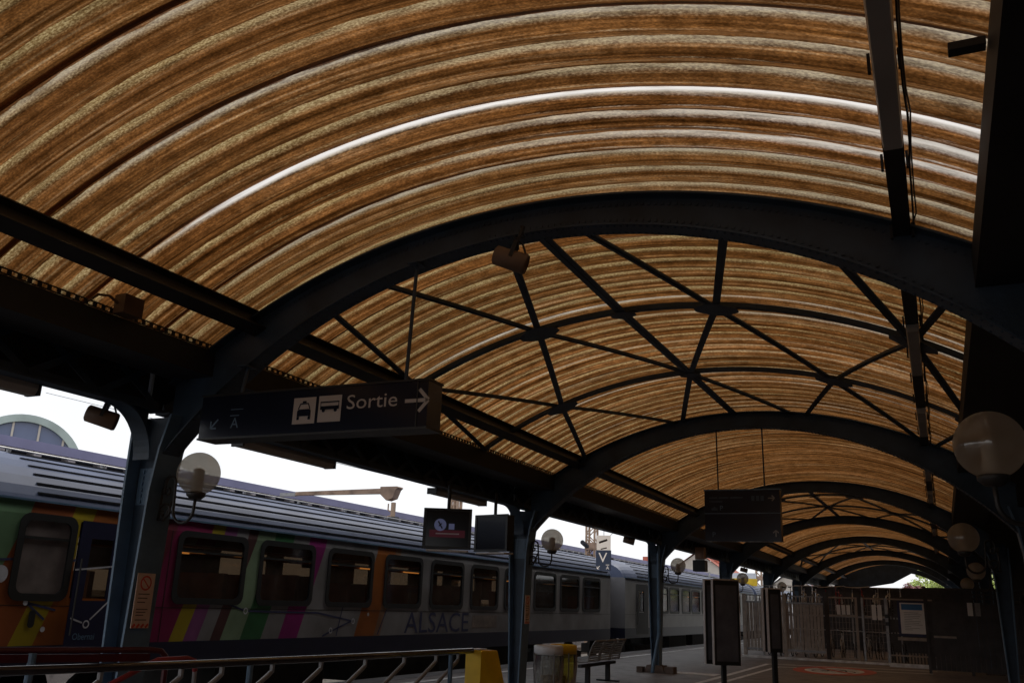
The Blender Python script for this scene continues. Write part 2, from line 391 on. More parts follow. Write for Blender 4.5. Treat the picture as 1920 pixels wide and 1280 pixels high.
def arrow(mb, fn, cx, cz, s, ang, w):
    ca, sa = math.cos(ang), math.sin(ang)
    def P(x, y): return (cx+s*(x*ca-y*sa), cz+s*(x*sa+y*ca))
    for a, b in (((-.5, 0), (.42, 0)), ((.1, .42), (.5, 0)), ((.1, -.42), (.5, 0))): seg(mb, fn, P(*a), P(*b), w)

# ------------------------------------------------------------------ ground, platform, track
PLAT_L = -10.35
COLX, COLXR, AX = -6.63, 1.27, -2.68
BAY, Y0 = 8.5, 6.21
ROWS = [Y0 + BAY*k for k in range(-2, 8)]
Y_NEAR, Y_FAR = -14.0, 65.9
def setting():
    m = MB()
    m.quad((-600, -400, -.72), (600, -400, -.72), (600, 900, -.72), (-600, 900, -.72)); struct(m.build('ground', 'ground'))
    m = MB(); m.box(PLAT_L, 9, -30, 76, -.7, 0); struct(m.build('platform', 'platform'))
    m = MB(); m.box(PLAT_L-.02, PLAT_L+.45, -30, 76, -.3, .004); struct(m.build('platform_edge', 'coach_grey'))
    m = MB(); m.box(-19, PLAT_L-.03, -30, 160, -.715, -.66); struct(m.build('track_bed', 'ballast'))
    m = MB()
    for x in (-11.38, -12.82, -15.6, -17.04): m.box(x-.035, x+.035, -30, 160, -.655, -.52)
    struct(m.build('rails', 'rail_steel'))
    # painted markings
    z = .006
    m = MB(); m.box(-9.4, -9.25, -20, 76, .002, z); struct(m.build('edge_line', 'white_paint'))
    m = MB(); m.quad((-4.98, 14, z), (-4.83, 14, z), (-4.99, 30.2, z), (-5.14, 30.2, z))
    m.quad((-5.14, 30.2, z), (-4.99, 30.05, z), (-.3, 31.5, z), (-.3, 31.75, z))
    m.quad((-4.68, 14, z), (-4.55, 14, z), (-4.5, 28.9, z), (-4.63, 28.9, z))
    m.quad((-4.63, 28.95, z), (-4.5, 28.8, z), (-.4, 30.0, z), (-.4, 30.2, z))
    struct(m.build('lane_lines', 'white_paint'))
    fl = lambda x, y: (x, 28.6+(y-28.6)*1.9, .008)
    m = MB(); disc(m, fl, -2.95, 28.6, .8, 1.12, 40, 1); struct(m.build('floor_marking', 'red_paint'))
    m = MB(); disc(m, lambda x, y: (x, 28.6+(y-28.6)*1.9, .006), -2.95, 28.6, 0, .81, 40)
    struct(m.build('floor_marking_disc', 'white_paint'))
    f2 = lambda x, y: (x, 28.6+(y-28.25)*1.9, .01); m = MB()
    for cx in (-3.3, -2.6): disc(m, f2, cx, 28.1, .2, .25, 16)
    for a, b in (((-3.3, 28.1), (-3.05, 28.5)), ((-3.05, 28.5), (-2.7, 28.5)), ((-2.95, 28.1), (-2.7, 28.5)), ((-2.7, 28.5), (-2.6, 28.1)), ((-3.3, 28.1), (-2.95, 28.1))): seg(m, f2, a, b, .05)
    struct(m.build('floor_marking_bicycle', 'fence_dark'))
    m = MB(); seg(m, lambda x, y: (x, 28.6+(y-28.6)*1.9, .012), (-3.5, 29.15), (-2.4, 28.05), .16); struct(m.build('floor_marking_bar', 'red_paint'))
    m = MB(); m.box(-6.35, -5.2, 23.25, 23.95, .001, .005); struct(m.build('pale_patch', 'white_paint'))  # pale rectangle on the platform floor
setting()

# ------------------------------------------------------------------ barrel roof
RS, ZS = 6.3, 4.80            # radius and crown height of the sheets
def arc_pt(x, r=RS, zt=ZS): return zt - (r - math.sqrt(max(0, r*r-(x-AX)**2)))

def barrel_roof():
    root = thing('barrel_roof', 'long barrel vault of rust brown translucent corrugated sheets over the platform', 'roof', (AX, 0, 4.8))
    amp = .021; nA = 44; per = 12; lap = .07; W = 3*PITCH
    t0 = math.asin(-3.6/RS); t1 = math.asin(3.6/RS)
    vs, fs, uv, hg = [], [], [], []
    ys = [-lap + i*(W+lap)/(3*per+4) for i in range(3*per+5)]
    for y in ys:
        h = math.cos(2*PI*(y-.03)/PITCH); lift = .007*(1-(y+lap)/(W+lap))
        for i in range(nA+1):
            a = t0+(t1-t0)*i/nA; r = RS+amp*h+lift
            vs.append((r*math.sin(a), y, r*math.cos(a)-RS)); uv.append((a*RS, y)); hg.append(.5+.5*math.cos(2*PI*(y-.075)/PITCH))
    for j in range(len(ys)-1):
        for i in range(nA):
            k = j*(nA+1)+i; fs.append((k, k+1, k+nA+2, k+nA+1))
    me = bpy.data.meshes.new('roof_sheet'); me.from_pydata(vs, [], fs); me.materials.append(M['roof_sheet'])
    me.polygons.foreach_set('use_smooth', [True]*len(fs))
    ul = me.uv_layers.new(name='UVMap')
    for p in me.polygons:
        for li, vi in zip(p.loop_indices, p.vertices): ul.data[li].uv = uv[vi]
    at = me.attributes.new('hgt', 'FLOAT', 'POINT'); at.data.foreach_set('value', hg)
    me.update()
    n0 = int((Y_NEAR-4.83)/W); rnd = random.Random(3); k = 0
    y = 4.83 + n0*W
    while y < Y_FAR-.5:
        o = bpy.data.objects.new('roof_sheet', me); C.objects.link(o); o.parent = root; o.location = (0, y, 0)
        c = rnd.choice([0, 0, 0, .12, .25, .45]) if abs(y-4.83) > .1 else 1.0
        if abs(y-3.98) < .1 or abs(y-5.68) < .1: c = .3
        o['clean_glow'] = c; y += W
    return root
barrel_roof()

def purlins():
    for x, lab, nm in ((-5.6, 'dark steel beam running along the left slope of the vault', 'purlin'),):
        m = MB(); z = arc_pt(x)-.06; a = math.asin((x-AX)/RS)
        n = Vector((math.sin(a), 0, math.cos(a))); t = Vector((math.cos(a), 0, -math.sin(a))); c = Vector((x, 0, z))
        def pl(u, v): p = c+t*u-n*v; return p
        for u0, u1, v0, v1 in ((-.07, .07, 0, .014), (-.006, .006, .014, .186), (-.07, .07, .186, .2)):
            q = [pl(u0, v0), pl(u1, v0), pl(u1, v1), pl(u0, v1)]
            m.prism([(i, 0) for i in range(4)], lambda i, _: (q[i].x, Y_NEAR, q[i].z), lambda i, _: (q[i].x, Y_FAR, q[i].z))
        o = m.build('purlin', 'dark_steel'); tag(o, lab, 'beam')
purlins()

# gutters and the flat strips of roof outside the vault
def eaves():
    r = thing('eave_shading_roof', 'dark strip of canopy roof toward the train, its hidden outer part stretched to shade the coaches', 'roof', (-7.5, 0, 3.7))
    m = MB(); m.prism([(-6.3, 3.80), (-6.3, 3.87), (-9.92, 4.235), (-9.92, 4.165)], lambda a, b: (a, Y_NEAR, b), lambda a, b: (a, Y_FAR, b)); m.box(-9.94, -9.87, Y_NEAR, Y_FAR, 4.03, 4.155); m.build('roof_slab', 'soffit', r)  # unseen outer slab, its reach and rise set to shade the train side
    m = MB(); m.box(-6.5, -6.02, Y_NEAR, Y_FAR, 3.46, 3.70); m.build('gutter', 'dark_steel', r)
    m = MB(); y = Y_NEAR                                            # perforated closing strip on the gutter's lip
    m.box(-6.022, -6.012, Y_NEAR, Y_FAR, 3.702, 3.712); m.box(-6.022, -6.012, Y_NEAR, Y_FAR, 3.742, 3.752)
    while y < 40:
        for j in range(9): m.box(-6.022, -6.012, y+j*.085, y+j*.085+.035, 3.713, 3.741)
        y += .765
    m.build('perforated_strip', 'dark_steel', r)
    r = thing('side_roof', 'dark flat strip of canopy roof along the station wall on the right', 'roof', (1.5, 0, 3.8))
    m = MB(); m.box(.9, 2.5, Y_NEAR, Y_FAR, 3.86, 3.94); m.build('roof_slab', 'soffit', r)
    m = MB(); m.box(.37, 1.0, Y_NEAR, Y_FAR, 3.60, 3.84); m.build('gutter', 'dark_steel', r)
eaves()

# ------------------------------------------------------------------ arched ribs
ORD = ['first', 'second', 'third', 'fourth', 'fifth', 'sixth', 'seventh', 'eighth']
def low_z(o): return 4.43-(5.0-math.sqrt(25.0-o*o))
def top_z(o): return 4.655-(RS-math.sqrt(RS*RS-o*o))
def make_rib():
    root = thing('arched_rib', '', 'rib', (AX, 0, 0), 'arched iron ribs of the vault')
    n = 48; O = [-3.78+7.56*i/n for i in range(n+1)]
    def curve(fn): return [(AX+o, fn(o)) for o in O]
    lo, hi = curve(low_z), curve(top_z)
    m = MB()
    ring = lo+hi[::-1]
    for y0, y1 in ((-.012, .012),):
        A = [(x, y0, z) for x, z in lo]; B = [(x, y0, z) for x, z in hi]; A2 = [(x, y1, z) for x, z in lo]; B2 = [(x, y1, z) for x, z in hi]
        m.strip(B, A); m.strip(A2, B2)
    m.build('web', 'iron', root)
    for c, w, t, nm in ((hi, .11, .018, 'top_flange'), (lo, .105, -.018, 'bottom_flange')):
        m = MB(); q = [[(x, s*w, z+d) for x, z in c] for s, d in ((-1, 0), (1, 0), (1, t), (-1, t))]
        for k in range(4): m.strip(q[k], q[(k+1) % 4])
        m.build(nm, 'iron', root)
    m = MB()                                                         # rows of rivets along both flanges
    for i in range(140):
        o = -3.7+7.4*i/139
        for s in (-.07, .07):
            z = low_z(o)-.018; m.lathe([(.013, 0), (.009, -.009), (0, -.012)], (AX+o, s, z), 6)
        for s in (-.014,):
            for zz in (low_z(o)+.05, top_z(o)-.05): m.box(AX+o-.011, AX+o+.011, -.022, -.012, zz-.011, zz+.011)
    m.build('rivets', 'iron', root)['kind'] = 'stuff'
    return root
def ribs():
    p = make_rib(); first = True
    for k, y in enumerate(ROWS):
        if k < 2 and k == 0: continue
        if first: o = p; first = False; o.location = (AX, y, 0); BASE[o.name] = (AX, y, 0)
        else: o = copy_thing(p, (AX, y, 0))
        v = k-2
        o['label'] = ('arched iron rib overhead behind the photographer' if v < 0 else
                      'nearest arched iron rib, carrying the exit sign and a loudspeaker' if v == 0 else
                      'second arched iron rib, the tall direction sign hanging from it on two rods' if v == 1 else
                      'arched iron rib of the vault, %s one counted from the camera' % ORD[v])
ribs()

# wind bracing in every second bay: two thin arcs, bars crossing them, plates at the crossings
def bracing(k, label):
    y1 = Y0+BAY*k; A1, A2 = y1+BAY/3, y1+2*BAY/3; y2 = y1+BAY
    root = thing('wind_bracing', label, 'bracing', (AX, y1, 4.6), 'lattices of bracing under the vault')
    r, zt = RS-.1, 4.66
    def P(x, y): return (x, y, arc_pt(x, r, zt))
    for y in (A1, A2):
        m = MB(); n = 40; X = [AX-3.45+6.9*i/n for i in range(n+1)]
        q = [[(x, y+dy, arc_pt(x, r, zt)+dz) for x in X] for dy, dz in ((-.042, 0), (.042, 0), (.042, .05), (-.042, .05))]
        for j in range(4): m.strip(q[j], q[(j+1) % 4])
        m.build('thin_arc', 'iron', root)
    nodes_ = {A1: [-5.5, -3.94, -2.93, -1.91, -.04], A2: [-4.77, -2.88, -1.02, .53]}
    bars = [[(-2.93, y1), (-2.93, A1), (-2.88, A2), (-2.84, y2)], [(-2.70, y1), (-1.91, A1), (-1.02, A2), (-.02, y2)],
            [(-1.2, y1), (-1.91, A1), (-2.88, A2), (-3.72, y2)], [(-3.12, y1), (-3.94, A1), (-4.77, A2), (-5.45, y2)],
            [(-.75, y1), (-.04, A1), (.53, A2)], [(.45, y1), (-.04, A1), (-1.02, A2), (-1.72, y2)],
            [(-4.66, y1), (-3.94, A1), (-2.88, A2), (-1.92, y2)], [(-5.02, y1), (-5.5, A1), (-4.77, A2), (-3.82, y2)], [(.53, A2), (.1, y2)], [(-5.5, A1), (-5.98, A2)]]
    for b in bars:
        m = MB()
        for p, q in zip(b, b[1:]):
            (xa, ya), (xb, yb) = p, q; n = 4
            pts = [P(xa+(xb-xa)*i/n, ya+(yb-ya)*i/n) for i in range(n+1)]
            for u, v in zip(pts, pts[1:]): m.bar(Vector(u)-Vector((0, 0, .012)), Vector(v)-Vector((0, 0, .012)), .12 if b[0][0] == -2.93 else .078, .012); m.bar(u, v, .012, .05)
        m.build('brace_bar', 'iron', root)
    for y, xs in nodes_.items():
        for x in xs:
            a = math.asin((x-AX)/r); t = Vector((math.cos(a), 0, -math.sin(a))); c = Vector(P(x, y))-Vector((0, 0, .026)); s = .2 if abs(x+2.93) > .1 else .12
            pl = [(-s*1.15, -s*.35), (-s*.35, -s), (s*.35, -s), (s*1.15, -s*.35), (s*1.15, s*.35), (s*.35, s), (-s*.35, s), (-s*1.15, s*.35)]
            m = MB(); m.prism(pl, lambda u, v: c+t*u+Vector((0, v, -.006)), lambda u, v: c+t*u+Vector((0, v, .006)))
            m.build('gusset_plate', 'iron', root)
bracing(0, 'triangulated bracing with two thin arcs in the bay just past the nearest rib')
bracing(2, 'triangulated bracing of the vault between the third and fourth ribs')
bracing(4, 'small distant triangulated bracing between the fifth and sixth ribs')

# ------------------------------------------------------------------ columns
def make_column():
    root = thing('iron_column', '', 'column', (0, 0, 0), 'iron columns carrying the vault')
    def w(z): return .085+.075*min(1, max(0, (z-.2)/2.3))            # half distance between the flanges
    Z = [0, .2, .8, 1.4, 2.0, 2.4, 2.78, 3.1]
    wi = [w(z) for z in Z]; wi[-2] += .05; wi[-1] += .14              # the inner flange sweeps into the rib
    m = MB()
    for i in range(len(Z)-1):
        z0, z1 = Z[i], Z[i+1]
        m.add([(-w(z0), -.012, z0), (wi[i], -.012, z0), (wi[i], .012, z0), (-w(z0), .012, z0), (-w(z1), -.012, z1), (wi[i+1], -.012, z1), (wi[i+1], .012, z1), (-w(z1), .012, z1)],
              [(0,1,5,4),(2,3,7,6)])
    m.build('web', 'iron', root)
    for sgn, nm in ((-1, 'outer_flange'), (1, 'inner_flange')):
        m = MB()
        pr = [(sgn*(w(z) if sgn < 0 else wi[i]), z) for i, z in enumerate(Z)]
        q = [[(x+dx, dy, z) for x, z in pr] for dx, dy in ((-.012, -.15), (.012, -.15), (.012, .15), (-.012, .15))]
        for j in range(4): m.strip(q[j], q[(j+1) % 4])
        m.build(nm, 'iron_pale', root)
    for s in (-1, 1):                                                # curved brackets along the row
        m = MB(); n = 12; c = []
        for i in range(n+1):
            a = PI/2*i/n; c.append((s*(.15+.42*(1-math.cos(a))), 2.68+.46*math.sin(a)))
        q = [[(x, y, z+dz) for y, z in c] for x, dz in ((-.1, 0), (.1, 0), (.1, .02), (-.1, .02))]
        for j in range(4): m.strip(q[j], q[(j+1) % 4])
        m.strip([(-.02, y, z) for y, z in c], [(-.02, s*.15, 3.16)]*len(c)); m.strip([(.02, s*.15, 3.16)]*len(c), [(.02, y, z) for y, z in c])
        m.build('bracket', 'iron', root)
    m = MB(); m.box(-.13, .13, -.022, -.0125, 2.28, 2.62)
    for i in range(2):
        for j in range(6): m.lathe([(.016, 0), (.012, .01), (0, .014)], (0, 0, 0), 6); o = len(m.v)-18
        pass
    m2 = MB(); m2.box(-.12, .12, -.022, -.0125, 2.28, 2.62)
    for i in (-.07, .07):
        for j in range(6):
            z = 2.31+.055*j; m2.box(i-.017, i+.017, -.034, -.0225, z-.017, z+.017)
    m2.build('rivet_plate', 'iron_pale', root)
    m = MB(); m.add([(-.26,-.27,0),(.26,-.27,0),(.26,.27,0),(-.26,.27,0),(-.2,-.21,.17),(.2,-.21,.17),(.2,.21,.17),(-.2,.21,.17)], [(4,5,6,7),(0,1,5,4),(1,2,6,5),(2,3,7,6),(3,0,4,7)])
    m.build('base_block', 'concrete', root)
    return root
COLS = []
def columns():
    p = make_column(); first = True
    for side in (0, 1):
        for k, y in enumerate(ROWS):
            if (side == 0 and k < 1) or (side == 1 and k < 1): continue
            loc = (COLX, y, 0) if side == 0 else (COLXR, y, 0)
            if first: o = p; o.location = loc; BASE[o.name] = loc; first = False
            else: o = copy_thing(p, loc, PI if side else 0)
            v = k-2
            if side == 0:
                lab = ('iron column of the left row behind the photographer' if v < 0 else
                       ['nearest blue iron column on the left with a no smoking notice', 'blue iron column just left of the litter bins, a narrow notice on its side',
                        'blue iron column with a drainpipe, standing behind the bench', 'blue iron column behind the first double poster panel', 'blue iron column whose foot the left slatted fence hides',
                        'blue iron column of the left row, sixth from the camera', 'blue iron column of the left row, seventh from the camera', 'last blue iron column of the left row at the end of the vault'][v])
                COLS.append(o)
            else:
                lab = ('iron column of the right row behind the photographer' if v < 0 else
                       ['nearest iron column of the right row at the station wall', 'dark iron column of the right row carrying the further globe lamp',
                        'dark iron column at the right end of the tall slatted fence'][v] if v < 3 else 'dark iron column of the right row, %s from the camera' % ORD[v])
            o['label'] = lab
            if side == 0 and v == 2:
                m = MB(); m.tube([(COLX+.12, y-.17, 3.1), (COLX+.12, y-.17, .95), (COLX+.10, y-.19, .8), (COLX+.0, y-.36, .08), (COLX, y-.38, 0)], .045, 10)
                for z in (1.25, 1.9, .9): m.lathe([(.055, -.03), (.055, .03)], (COLX+.12, y-.17, z), 10)
                m.build('drainpipe', 'iron_pale', o)
                m = MB(); m.box(COLX-.42, COLX-.27, y-.35, y-.12, 0, .13); m.box(COLX+.28, COLX+.5, y-.3, y+.05, 0, .15); m.build('kerb_stone', 'concrete', o)
columns()

def gable():
    y = 64.5; n = 14; xs = [-6.2+(5.0)*i/n for i in range(n+1)]
    pl = [(-6.2, 2.9), (-4.2, 3.35), (-2.75, 3.62), (-1.25, 4.45)] + [(x, arc_pt(x)+.0) for x in xs[::-1]]
    tag(MB().prism(pl, lambda a, b: (a, y, b), lambda a, b: (a, y+.05, b)).build('gable_cladding', 'iron'), 'dark blue cladding filling the left half of the vault end', 'cladding')
gable()
def girders():
    for k in range(1, len(ROWS)-1):
        y0, y1 = ROWS[k]+.03, ROWS[k+1]-.03; v = k-2
        root = thing('eave_girder', ['', ][0], 'girder', (COLX, y0, 3.1), 'lattice girders between the left columns')
        root['label'] = ('dark lattice girder left of the nearest column' if v < 0 else 'dark lattice girder between the nearest two left columns, under the exit sign' if v == 0 else
                         'dark lattice girder carrying the white and navy platform sign' if v == 1 else 'dark lattice girder of the left row starting at column %s' % ORD[v])
        m = MB(); m.box(COLX-.09, COLX+.09, y0, y1, 3.14, 3.162); m.box(COLX-.008, COLX+.008, y0, y1, 3.163, 3.24); m.build('bottom_chord', 'iron', root)
        m = MB(); m.box(COLX-.09, COLX+.09, y0, y1, 3.68, 3.70); m.box(COLX-.008, COLX+.008, y0, y1, 3.60, 3.679); m.build('top_chord', 'iron', root)
        m = MB(); n = 12; st = (y1-y0)/n
        for i in range(n):
            a, b = y0+i*st, y0+(i+1)*st
            m.bar((COLX+.014, a, 3.2), (COLX+.014, b, 3.64), .06, .008, (1, 0, 0)); m.bar((COLX-.016, a, 3.64), (COLX-.016, b, 3.2), .06, .008, (1, 0, 0))
        m.build('lattice', 'iron', root)
        m = MB(); m.box(COLX-.2, COLX-.17, y0, y1, 3.2, 3.79); m.build('back_board', 'soffit', root)
girders()

def station_block():
    r = thing('station_building', 'tall dark station building rising over the right side of the far vault', 'building', (8, 34, 0))
    m = MB(); m.box(3.6, 16, 15.5, 51.5, 4.7, 10.5); m.build('upper_wall', 'wall_brown', r)
    m = MB(); m.prism([(3.2, 10.5), (16.4, 10.5), (9.8, 14)], lambda a, b: (a, 15.2, b), lambda a, b: (a, 51.8, b)); m.build('roof', 'roof_tile', r)
    for i in range(9):
        for z in (5.2, 7.9): MB().box(3.53, 3.597, 17+3.9*i, 18.3+3.9*i, z, z+2).build('window', 'glazing', r)
station_block()
def station_wall():
    r = thing('station_wall', 'dark brown station wall on the right behind the columns', 'wall', (2.5, 10, 0))
    m = MB(); m.box(2.5, 2.9, Y_NEAR, 52, 0, 4.6)
    for y in ROWS: 
        if y < 50: m.box(2.36, 2.498, y-.25, y+.25, 0, 3.85)
    m.build('masonry', 'wall_brown', r)
    for k in range(1, 7):
        y = ROWS[k]+BAY/2
        if y > 50: continue
        d = MB().box(2.44, 2.497, y-.65, y+.65, .01, 2.4).build('door', 'door_brown', r)
        MB().box(2.4, 2.438, y-.72, y-.655, .01, 2.47).box(2.4, 2.438, y+.655, y+.72, .01, 2.47).build('door_frame', 'fence_dark', d)
station_wall()

# ------------------------------------------------------------------ tray and strip lights
def cable_tray():
    x, z = -.03, 4.02
    r = thing('light_trunking', 'long dark trunking with white strip lights hung below the vault on the right', 'trunking', (x, 0, z))
    m = MB(); m.box(x-.055, x+.055, Y_NEAR, Y_FAR, z, z+.06); m.build('trunking', 'dark_steel', r)
    for y in [-4.1, .3, 3.12, 8.3, 11.9, 16.5, 20.1, 25, 29, 33.5, 37.4, 42]:
        L = 1.65
        m = MB(); m.prism([(-.055, -.002), (.055, -.002), (.045, -.07), (-.045, -.07)], lambda a, b: (x+a, y, z+b), lambda a, b: (x+a, y+L, z+b)); m.build('strip_light', 'tray_white', r)
    m = MB(); y = Y_NEAR
    while y < Y_FAR:
        m.box(x-.075, x-.06, y, y+.03, z-.03, z+.07); m.box(x+.058, x+.073, y, y+.03, z-.03, z+.07); y += 1.06
    m.build('hanger', 'dark_steel', r)['kind'] = 'stuff'
    m = MB(); rnd = random.Random(5); pts = []; y = Y_NEAR
    while y < 40: pts.append((x+.072+rnd.uniform(-.004, .012), y, z+.03+rnd.uniform(-.03, .02))); y += .3
    m.tube(pts, .007, 5)
    pts = [(a+.009+rnd.uniform(-.006, .01), b, c+rnd.uniform(-.02, .02)) for a, b, c in pts]; m.tube(pts, .005, 5)
    m.build('cable', 'rubber', r)
    m = MB(); m.box(.22, .36, 3.66, 3.72, 3.80, 3.835); tag(m.build('junction_box', 'dark_steel'), 'small dark box on the right edge of the vault near the top of the photo', 'box')
    m = MB(); m.box(-5.99, -5.87, 4.96, 5.16, 3.70, 3.86); m.tube([(-5.97, 4.7, 3.72), (-5.97, 4.78, 3.8), (-5.96, 4.88, 3.82), (-5.95, 4.97, 3.78)], .012, 6)
    tag(m.build('junction_box', 'brown_plastic'), 'small reddish box with a looped cable on the lip of the left gutter', 'box')
cable_tray()

def eave_lights():
    labs = ['long grey strip light under the left canopy edge at the left border of the photo', 'long grey strip light under the canopy edge below the exit sign', 'long grey strip light under the canopy edge above the departure monitors',
            'strip light under the canopy edge right of the second column', 'far strip light under the canopy edge past the third column']
    proto = None
    for i, y in enumerate((3.3, 7.5, 11.75)):
        if proto is None:
            proto = thing('canopy_strip_light', labs[0], 'strip light', (-6.78, y, 3.1), 'strip lights under the left canopy edge')
            m = MB(); m.prism([(-.08, .04), (.08, .04), (.08, 0), (.05, -.05), (-.05, -.05), (-.08, 0)], lambda a, b: (-6.78+a, y, 3.1+b), lambda a, b: (-6.78+a, y+1.65, 3.1+b)); m.build('housing', 'tray_white', proto)
            MB().box(-6.86, -6.70, y-.03, y, 3.05, 3.14).build('end_cap', 'dark_case', proto); MB().box(-6.86, -6.70, y+1.65, y+1.68, 3.05, 3.14).build('end_cap', 'dark_case', proto)
        else: copy_thing(proto, (-6.78, y, 3.1), 0, labs[i])
eave_lights()

# ------------------------------------------------------------------ globe lamps
def make_lamp(loc):
    root = thing('globe_lamp', '', 'lamp', loc, 'globe lamps on scrolled iron arms')
    x, y, z = loc; r = .192
    g = MB().lathe([(max(.001, r*math.sin(PI*i/24)), -r*math.cos(PI*i/24)) for i in range(2, 25)], loc, 40).build('globe', 'globe', root, True)
    MB().lathe([(.05, -.16), (.052, .03), (.03, .045), (0, .05)], loc, 20).build('lamp_tube', 'bulb', root, True)
    MB().lathe([(0, -.235), (.05, -.232), (.085, -.2), (.085, -.175), (.06, -.165)], loc, 24).build('collar', 'wrought', root, True)
    def sp(cx, cz, r0, r1, a0, a1, n=22): return [(x+cx+(r0+(r1-r0)*i/n)*math.cos(a0+(a1-a0)*i/n), y, z+cz+(r0+(r1-r0)*i/n)*math.sin(a0+(a1-a0)*i/n)) for i in range(n+1)]
    m = MB()
    arm = [(x, y, z-.22), (x-.005, y, z-.30)] + sp(-.125, -.32, .12, .125, 0, -PI, 12) + [(x-.255, y, z-.22), (x-.262, y, z-.12)] + sp(-.322, -.08, .06, .06, 0, PI*.95, 8) + [(x-.385, y, z-.14)] + sp(-.345, -.15, .04, .015, PI, 2.6*PI, 12)
    m.tube(arm, .014, 8)
    m.tube(sp(-.345, -.34, .075, .03, PI*.9, -PI*1.1, 22), .012, 8)
    m.tube([(x-.42, y, z-.1), (x-.42, y, z-.42)], .016, 8); m.tube([(x-.42, y, z-.2), (x-.385, y, z-.14)], .012, 6); m.tube([(x-.262, y, z-.22), (x-.35, y, z-.42), (x-.42, y, z-.41)], .012, 8)
    m.build('scrolled_arm', 'wrought', root, True)
    return root
def lamps():
    labs = ['globe lamp on the nearest left column, seen against the train', 'globe lamp on the second left column, behind the litter bins', 'globe lamp on the left column with the drainpipe',
            'small globe lamp in front of the yellow sign', 'far globe lamp on the fifth left column']
    p = make_lamp((-6.05, 6.22, 2.56)); p['label'] = labs[0]
    for i in range(1, 5): copy_thing(p, (-6.05, 6.22+BAY*i, 2.60), 0, labs[i])
    for i, (y, lab) in enumerate(((5.75, 'large globe lamp hanging dark at the right border, nearest of all'), (13.3, 'globe lamp on the right, below the larger one'))):
        copy_thing(p, (.325, y, 2.50 if i == 0 else 2.56), PI+.35, lab)
    for i in (2, 3): copy_thing(p, (.75, Y0+BAY*i-.2, 2.58), PI+.2, 'far dim globe lamp on the %s right column' % ORD[i])
lamps()

# ------------------------------------------------------------------ loudspeakers
def make_speaker(loc):
    r = thing('loudspeaker', '', 'loudspeaker', loc, 'cylindrical loudspeakers')
    x, y, z = loc; m = MB(); m.lathe([(0, -.14), (.06, -.138), (.078, -.125), (.08, 0), (.083, .12), (.075, .138), (.065, .12), (0, .118)], (0, 0, 0), 24)
    m.v = [(x+v[2], y+v[1], z+v[0]) for v in m.v]; m.f = [f[::-1] for f in m.f]; m.build('housing', 'brown_plastic', r, True)
    m = MB(); m.bar((x, y-.085, z), (x, y-.085, z+.13), .03, .008, (0, 1, 0)); m.bar((x, y+.085, z), (x, y+.085, z+.13), .03, .008, (0, 1, 0)); m.box(x-.02, x+.02, y-.09, y+.09, z+.13, z+.14)
    m.tube([(x, y, z+.14), (x, y, z+.3)], .014, 8); m.build('mounting_bracket', 'dark_steel', r)
    m = MB(); m.tube([(x-.02, y, z+.3), (x+.03, y+.03, z+.22), (x-.04, y-.02, z+.19), (x+.05, y, z+.15), (x+.1, y, z+.08)], .009, 6); m.build('cable', 'rubber', r)
    return r
p = make_speaker((-2.86, 5.96, 4.13)); p['label'] = 'brown loudspeaker hanging from the nearest rib under the vault'; p.rotation_euler = (0, R(18), R(22))
for l, rz, lab in (((-6.82, 5.72, 3.02), 44, 'dark loudspeaker hanging left of the nearest column against the sky'), ((-6.75, 21.3, 3.08), 20, 'loudspeaker under the girder right of the platform letter sign'),
                   ((-6.75, 35.7, 3.05), 15, 'tiny far loudspeaker above the yellow sign')):
    copy_thing(p, l, 0, lab).rotation_euler = (0, R(14), R(rz))

